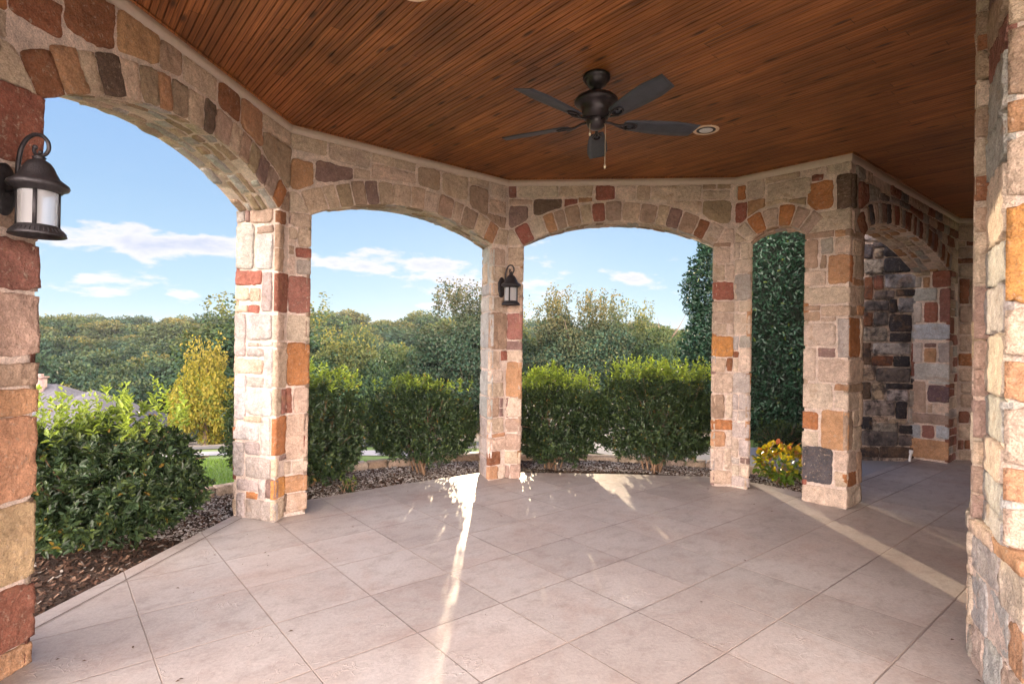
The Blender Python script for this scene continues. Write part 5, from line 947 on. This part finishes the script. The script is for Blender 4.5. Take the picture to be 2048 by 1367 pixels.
def crown_mesh(seed, rx, ry, h, nclump, nleaf, lsize, cols, topc=None, sparse_top=0, clump=(.16, .30), flat=1.0):
    """leaf cards grouped in clumps through the crown's volume"""
    g = np.random.default_rng(seed); c = rnd_unit(g, nclump) * (g.uniform(.15, 1, (nclump, 1)) ** .45); c[:, 2] = np.where(c[:, 2] < -.55, -c[:, 2] * .6, c[:, 2])
    c = c * np.array([rx, ry, h / 2]) * .84 * (1 + .12 * vnoise(c * 3, seed)[:, None]); cr = g.uniform(clump[0], clump[1], nclump) * min(rx, h / 2) * 1.2
    k = g.choice(nclump, nleaf, p=cr ** 2 / np.sum(cr ** 2)); u = rnd_unit(g, nleaf); r_ = g.uniform(.45, 1.05, nleaf) ** .6; P = c[k] + u * (cr[k] * r_)[:, None] * np.array([1, 1, .72 * flat])
    if sparse_top:
        m = sparse_top; th = g.uniform(0, 6.28, 60); B = np.stack([np.cos(th) * rx * .7 * g.uniform(.1, 1, 60), np.sin(th) * ry * .7 * g.uniform(.1, 1, 60), np.full(60, h * .36)], 1); q = g.choice(60, m); f = g.uniform(0, 1, m); lean = g.normal(0, .16, (60, 2)); tw = np.concatenate([lean, np.ones((60, 1))], 1) * (h * .26 * g.uniform(.5, 1.15, 60))[:, None]
        P2 = B[q] + tw[q] * f[:, None] + g.normal(0, .055 * rx / 2.2, (m, 3)); P = np.concatenate([P, P2]); u = np.concatenate([u, rnd_unit(g, m)])
    n = len(P); D = rnd_unit(g, n) * .8 + u * .5 + np.array([0, 0, -.15]); D /= np.linalg.norm(D, axis=1)[:, None]; Nn = u + np.array([0, 0, .7]) + g.normal(0, .5, (n, 3))
    cols = np.array(cols); C = cols[g.choice(len(cols), n)] * g.uniform(.85, 1.15, (n, 1)); cl = 1 + .38 * vnoise(P / (rx * .35), seed + 2)[:, None]; C = C * cl
    if topc is not None:  # gold of sunlit crown tops, painted into the leaf colours
        f = np.clip((P[:, 2] / (h / 2) - .1) * 1.3 - .35 + .45 * vnoise(P / (rx * .3), seed + 7), 0, 1)[:, None] * (g.uniform(size=(n, 1)) < .75); C = C * (1 - f) + np.array(topc) * g.uniform(.7, 1.2, (n, 1)) * f
    P[:, 2] += h / 2; L = lsize * g.uniform(.6, 1.3, n)
    S = np.cross(D, Nn); S /= np.linalg.norm(S, axis=1)[:, None]; V = np.stack([P, P + D * L[:, None] * .5 + S * L[:, None] * .32, P + D * L[:, None], P + D * L[:, None] * .5 - S * L[:, None] * .32], 1).reshape(-1, 3)
    return npmesh('crown', V, np.arange(4 * n).reshape(n, 4), np.repeat(np.concatenate([C, np.ones((n, 1))], 1), 4, 0))
def trunk_mesh(seed, h, r0, rx, crownh, base):
    g = np.random.default_rng(seed); mb = MB(); P = np.array([[g.normal(0, .03 * h * i / 6), g.normal(0, .03 * h * i / 6), -.3 + (h * .68 + .3) * i / 6] for i in range(7)]); V, F = tube(P, np.linspace(r0 * 1.25, r0 * .25, 7), 9); mb.add(V, F, (0, 0, 0, 1))
    for i in range(9):
        k = g.integers(2, 6); a = g.uniform(0, 6.28); q = P[k] + np.array([math.cos(a) * rx * .6, math.sin(a) * rx * .6, crownh * g.uniform(.08, .26)]); m_ = (P[k] + q) / 2 + np.array([0, 0, -.05 * h]); t = np.linspace(0, 1, 6)[:, None]
        Q = (1 - t) ** 2 * P[k] + 2 * t * (1 - t) * m_ + t * t * q; V, F = tube(Q, np.linspace(r0 * .34, r0 * .05, 6), 6); mb.add(V, F, (0, 0, 0, 1))
    me = npmesh('trunk', np.concatenate(mb.V), np.concatenate(mb.F), np.concatenate(mb.C)); me.materials.append(M['bark']); return me
def tree(x, y, crown, trunk, base, s=1, rz=0, label=None, cat='tree', group=None, z=None, name='tree', sz=None):
    t = empty(name, (x, y, float(gz(x, y)) if z is None else z), rz, label=label, cat=cat); t.scale = (s, s, sz or s)
    if group: t['group'] = group
    c = link('crown', crown, M['tleaf'], t); c.location = (0, 0, base); link('trunk', trunk, None, t, True); return t
OAK = [(.042, .082, .040), (.055, .095, .038), (.034, .070, .042), (.07, .105, .035)]
DK = [(.030, .062, .040), (.042, .075, .040), (.026, .052, .036)]
YL = [(.20, .19, .03), (.26, .24, .04), (.12, .15, .03), (.30, .25, .05)]
# middle distance
GM = 'single trees in the middle distance'
def tree_px(px, D, top, hw, mesh, h, rx, trunk, base, rz, label):
    """stand a tree D metres off along a sight line, sized from its measured top and half width"""
    hz_ = 689 + (px - 1024) * .0155; x = (px - 1024) / 1132.6 * D; zt = EYE + (hz_ - top) / 1132.6 * D; gr = float(gz(x, D)); tree(x, D, mesh, trunk, base, hw / 1132.6 * D / rx, rz, label, group=GM, z=gr, sz=(zt - gr) / (base + h * .93))
c1 = crown_mesh(51, 2.6, 2.6, 5.6, 150, 46000, .12, OAK + DK, (.15, .15, .05), 2200, (.12, .22)); k1 = trunk_mesh(51, 6, .16, 2.4, 5, 1)
tree_px(535, 46, 632, 175, c1, 5.6, 2.6, k1, .1, .4, 'broad green tree behind the second pillar, thin twigs showing above it')
cy = crown_mesh(52, 1.5, 1.5, 3.6, 46, 15000, .12, YL, (.34, .28, .07), 500, (.18, .34)); ky = trunk_mesh(52, 3.6, .10, 1.4, 3, 1)
tree_px(414, 38, 716, 66, cy, 3.6, 1.5, ky, -.7, 0, 'yellow-leaved tree at the left edge of the second pillar')
c2 = crown_mesh(53, 2.9, 2.9, 5.4, 150, 50000, .12, OAK + DK, (.19, .18, .05), 500, (.12, .22)); k2 = trunk_mesh(53, 6, .18, 2.6, 5, 1)
tree_px(680, 43, 678, 118, c2, 5.4, 2.9, k2, .1, 1.2, 'broad tree with sunlit yellow painted into its top, just right of the second pillar')
c3 = crown_mesh(54, 2.5, 2.3, 5.4, 170, 60000, .10, DK + [(.06, .075, .05)], (.11, .10, .05), 3600, (.10, .19)); k3 = trunk_mesh(54, 6, .16, 2.4, 5, 1)
tree_px(938, 50, 616, 132, c3, 5.4, 2.5, k3, .1, .3, 'dark oak with thin twiggy top behind the lantern pillar')
c4 = crown_mesh(55, 2.7, 2.4, 5.0, 170, 60000, .10, DK + [(.07, .08, .04)], (.14, .12, .05), 4000, (.10, .19)); k4 = trunk_mesh(55, 6, .16, 2.4, 5, 1)
tree_px(1160, 50, 630, 138, c4, 5.0, 2.7, k4, .1, 2.3, 'dark oak with thin twiggy top right of the lantern pillar')
c5 = crown_mesh(56, 2.8, 2.4, 4.4, 130, 42000, .12, OAK, (.14, .15, .05), 0, (.12, .23))
tree_px(1330, 62, 650, 85, c5, 4.4, 2.8, k2, .1, .9, 'rounder olive tree left of the tall hedge')
tree_px(800, 66, 690, 90, c5, 4.4, 2.8, k1, .1, 2.0, 'rounded green tree between the second pillar and the lantern pillar')
tree_px(850, 57, 692, 85, c5, 4.4, 2.8, k1, .1, 3.0, 'low green crown filling the gap left of the twiggy oak')
tree_px(1025, 60, 646, 95, c2, 5.4, 2.9, k2, .1, 4.0, 'broad crown between the two twiggy oaks, mostly behind the lantern pillar')
tree_px(1262, 56, 648, 95, c1, 5.6, 2.6, k1, .1, 5.0, 'green tree filling the gap right of the second twiggy oak')
tree_px(712, 110, 648, 48, c5, 4.4, 2.8, k1, .1, 1.0, 'dome of a taller tree on the skyline right of the second pillar')
# wood down in the valley and up the far slope
far = [(crown_mesh(60 + i, 4.6, 4.6, 8.5, 60, 9500, .42, p_, q_, 0, (.16, .30)), trunk_mesh(60 + i, 9, .3, 4, 7, 2)) for i, (p_, q_) in enumerate([(OAK, (.18, .17, .05)), (DK, (.11, .13, .05)), (OAK + DK, (.22, .19, .06)), ([(.06, .085, .04), (.08, .10, .04), (.045, .07, .035)], (.25, .20, .07))])]
g = np.random.default_rng(77); spots = []
for row, (y0, sp_, s_) in enumerate([(64, 7.0, .95), (72, 7.5, 1.0), (80, 7.0, 1.08), (93, 8, 1.12), (108, 9, 1.15), (125, 10, 1.2), (145, 10.5, 1.25), (170, 11, 1.25), (200, 12.5, 1.2), (235, 14.5, 1.05)]):
    x = -y0 * .90
    while x < y0 * .52:
        yy_ = y0 + g.uniform(-.3, .3) * sp_
        if not (row < 2 and abs(x / y0 + .59) < .03): spots.append((x + g.uniform(-.3, .3) * sp_, yy_, s_ * g.uniform(.72, 1.32)))
        x += sp_
for i, (x, y, s_) in enumerate(spots):
    cr_, tr_ = far[g.integers(0, 4) if y > 90 else g.choice([0, 1, 1, 1, 2])]
    tree(x, y, cr_, tr_, -.4, s_ * (1.0 if y < 120 else 1.35), g.uniform(0, 6.28), 'tree of the dense wood beyond the lawn and houses', group='trees of the distant wood', sz=s_ * g.uniform(.75, 1.05))
# ------------------------------------------------------------------ tall hedge
t = empty('tall_hedge', (6.12, 11.75, -.1), R(-32), label='tall dense glossy evergreen hedge behind the narrow arch', cat='hedge')
g = np.random.default_rng(81); n = 72000; hh_ = 6.2; z = hh_ * g.uniform(0, 1, n) ** 1.05; a = g.uniform(0, 6.283, n); f = z / hh_
prof_ = np.interp(f, [0, .06, .25, .5, .75, .92, 1], [.90, .98, 1.0, .93, .80, .55, .12]); lump = 1 + .07 * vnoise(np.stack([np.cos(a) * 3, np.sin(a) * 3, z * 1.3], -1), 6) + .035 * vnoise(np.stack([np.cos(a) * 16, np.sin(a) * 16, z * 7], -1), 8) + .05 * vnoise(np.stack([np.cos(a) * 8, np.sin(a) * 8, z * 3.5], -1), 7)
dep = np.where(g.uniform(size=n) < .75, g.uniform(.93, 1.02, n), g.uniform(.8, .95, n)); P = np.stack([np.cos(a) * 2.55 * prof_ * lump * dep, np.sin(a) * 1.45 * prof_ * lump * dep, z], 1); out = np.stack([np.cos(a), np.sin(a), np.full(n, .15)], 1)
D = out * .5 + rnd_unit(g, n) * .75 + np.array([0, 0, .1]); D /= np.linalg.norm(D, axis=1)[:, None]; Nn = out * .8 + np.array([0, 0, .5]) + g.normal(0, .35, (n, 3)); C = np.array([(.022, .055, .030)]) * g.uniform(.6, 1.6, (n, 1)); C *= 1 + .35 * vnoise(P * 1.6, 3)[:, None]; C[g.uniform(size=n) < .02] = (.10, .14, .03)
V, F, Cc = leafset(P, D, Nn, .095 * g.uniform(.6, 1.2, n), .042 * g.uniform(.8, 1.15, n), C, .18); mb = MB(); mb.add(V, F, Cc); mb.build('foliage', M['hleaf'], t)
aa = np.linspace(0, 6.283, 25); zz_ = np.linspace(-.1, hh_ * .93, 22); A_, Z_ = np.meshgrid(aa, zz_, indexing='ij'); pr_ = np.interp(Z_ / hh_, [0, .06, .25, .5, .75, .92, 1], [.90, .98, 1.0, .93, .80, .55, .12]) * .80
mb = MB(); mb.grid(np.stack([np.cos(A_) * 2.55 * pr_, np.sin(A_) * 1.45 * pr_, Z_], -1), (0, 0, 0, 1)); mb.build('inner_core', M['core'], t, True)  # opaque dark blob added inside the leaves to stop see-through
# ------------------------------------------------------------------ neighbour's house, gate pier
def hip(mb, cx_, cy_, wx, wy, z0, h, ridge):
    a = [(cx_ - wx, cy_ - wy, z0), (cx_ + wx, cy_ - wy, z0), (cx_ + wx, cy_ + wy, z0), (cx_ - wx, cy_ + wy, z0)]; r1 = (cx_ - ridge, cy_, z0 + h); r2 = (cx_ + ridge, cy_, z0 + h)
    mb.add(a + [r1, r2], [[0, 1, 5, 4], [2, 3, 4, 5], [1, 2, 5, 5], [3, 0, 4, 4]], (0, 0, 0, 1))
hs = empty('neighbour_house', (-35, 45, -7.5), label='grey-roofed house down the slope at the left with a brick chimney', cat='house')
def polymesh(name, V, F, m_, parent, **kw):
    me = bpy.data.meshes.new(name); me.from_pydata(V, [], F); return under(link(name, me, m_, None, **kw), parent)
def hipm(cx_, cy_, wx, wy, z0, h, ridge):
    V = [(cx_ - wx, cy_ - wy, z0), (cx_ + wx, cy_ - wy, z0), (cx_ + wx, cy_ + wy, z0), (cx_ - wx, cy_ + wy, z0), (cx_ - ridge, cy_, z0 + h), (cx_ + ridge, cy_, z0 + h)]; return V, [(0, 1, 5, 4), (2, 3, 4, 5), (1, 2, 5), (3, 0, 4), (3, 2, 1, 0)]
V, F = hipm(-38.5, 46, 6.2, 6.5, -5.2, 3.1, 1.6); polymesh('roof', V, F, M['shingle'], hs); V, F = hipm(-32.5, 44, 4.6, 5.2, -5.4, 3.05, .05); polymesh('roof', V, F, M['shingle'], hs)
mb = MB(); mb.box((-43.8, 40.6, -9.5), (11, 0, 0), (0, 10.5, 0), (0, 0, 4.35), (0, 0, 0, 1)); mb.box((-36.4, 39.8, -9.5), (8, 0, 0), (0, 8.6, 0), (0, 0, 4.15), (0, 0, 0, 1)); under(mb.build('walls', M['brick']), hs)
mb = MB(); mb.box((-37.9, 44.6, -4), (.75, 0, 0), (0, .75, 0), (0, 0, 2.45), (0, 0, 0, 1)); mb.box((-38.0, 44.5, -1.56), (.95, 0, 0), (0, .95, 0), (0, 0, .12), (0, 0, 0, 1)); mb.box((-37.75, 44.75, -1.44), (.45, 0, 0), (0, .45, 0), (0, 0, .2), (0, 0, 0, 1)); under(mb.build('chimney', M['brick']), hs)
mb = MB()
for x in (-35.2, -33.0, -30.8): mb.box((x, 39.74, -8.0), (1.2, 0, 0), (0, .05, 0), (0, 0, 1.5), (0, 0, 0, 1))
under(mb.build('windows', M['black']), hs)
fx, fy = -32.0, 55.0; fz = float(gz(fx, fy))
fn = empty('iron_fence', (fx, fy, fz), label='dark iron fence with a pale brick pier at the foot of the wood', cat='fence')
mb = MB(); mb.box((-.3, -.3, -.5), (.6, 0, 0), (0, .6, 0), (0, 0, 1.75), (0, 0, 0, 1)); mb.box((-.37, -.37, 1.25), (.74, 0, 0), (0, .74, 0), (0, 0, .12), (0, 0, 0, 1)); mb.build('pier', M['curb'], fn)
mb = MB()
for i in range(60):
    if i * .2 < .35: continue
    mb.box((i * .2, -.01, -.6), (.02, 0, 0), (0, .02, 0), (0, 0, 1.7), (0, 0, 0, 1))
mb.box((.3, -.015, .95), (11.6, 0, 0), (0, .03, 0), (0, 0, .04), (0, 0, 0, 1)); mb.box((.3, -.015, .1), (11.6, 0, 0), (0, .03, 0), (0, 0, .04), (0, 0, 0, 1)); mb.build('railings', M['black'], fn)

# ------------------------------------------------------------------ evening haze
hz = bpy.data.meshes.new('haze'); x0, x1, y0, y1, z0, z1 = -520, 520, -125, 920, -14, 30
V = [(x, y, z) for z in (z0, z1) for y in (y0, y1) for x in (x0, x1)]; hz.from_pydata(V, [], [(0, 2, 3, 1), (4, 5, 7, 6), (0, 1, 5, 4), (2, 6, 7, 3), (0, 4, 6, 2), (1, 3, 7, 5)])
mt = bpy.data.materials.new('haze'); mt.use_nodes = True; nt = mt.node_tree; nt.nodes.clear(); o_ = nt.nodes.new('ShaderNodeOutputMaterial'); v_ = nt.nodes.new('ShaderNodeVolumePrincipled')
v_.inputs['Color'].default_value = (.80, .88, 1, 1); v_.inputs['Density'].default_value = .0002; v_.inputs['Anisotropy'].default_value = .3; nt.links.new(v_.outputs[0], o_.inputs['Volume'])
link('haze', hz, mt, None, kind='stuff')
sc.cycles.volume_bounces = 0

g = np.random.default_rng(12); n = 46; x = g.uniform(-2.3, 3.0, n); y = g.uniform(2.4, 6.8, n); x[:16] = g.uniform(-2.35, -1.7, 16); y[:16] = g.uniform(2.4, 5.0, 16); a = g.uniform(0, 6.28, n); L = g.uniform(.006, .016, n); V = []
for i in range(n):
    e = np.array([math.cos(a[i]), math.sin(a[i]), 0]) * L[i]; f = np.array([-math.sin(a[i]), math.cos(a[i]), 0]) * L[i] * .4; c_ = np.array([x[i], y[i], .004]); V += [c_ - e, c_ - f + [0, 0, .003], c_ + e, c_ + f + [0, 0, .005]]
mb = MB(); mb.add(np.array(V), np.arange(4 * n).reshape(n, 4), (.10, .06, .035, 1)); mb.build('leaf_litter', M['chips'], None, kind='stuff', label='tiny dark bits of dry leaf scattered on the slab', cat='leaf litter')
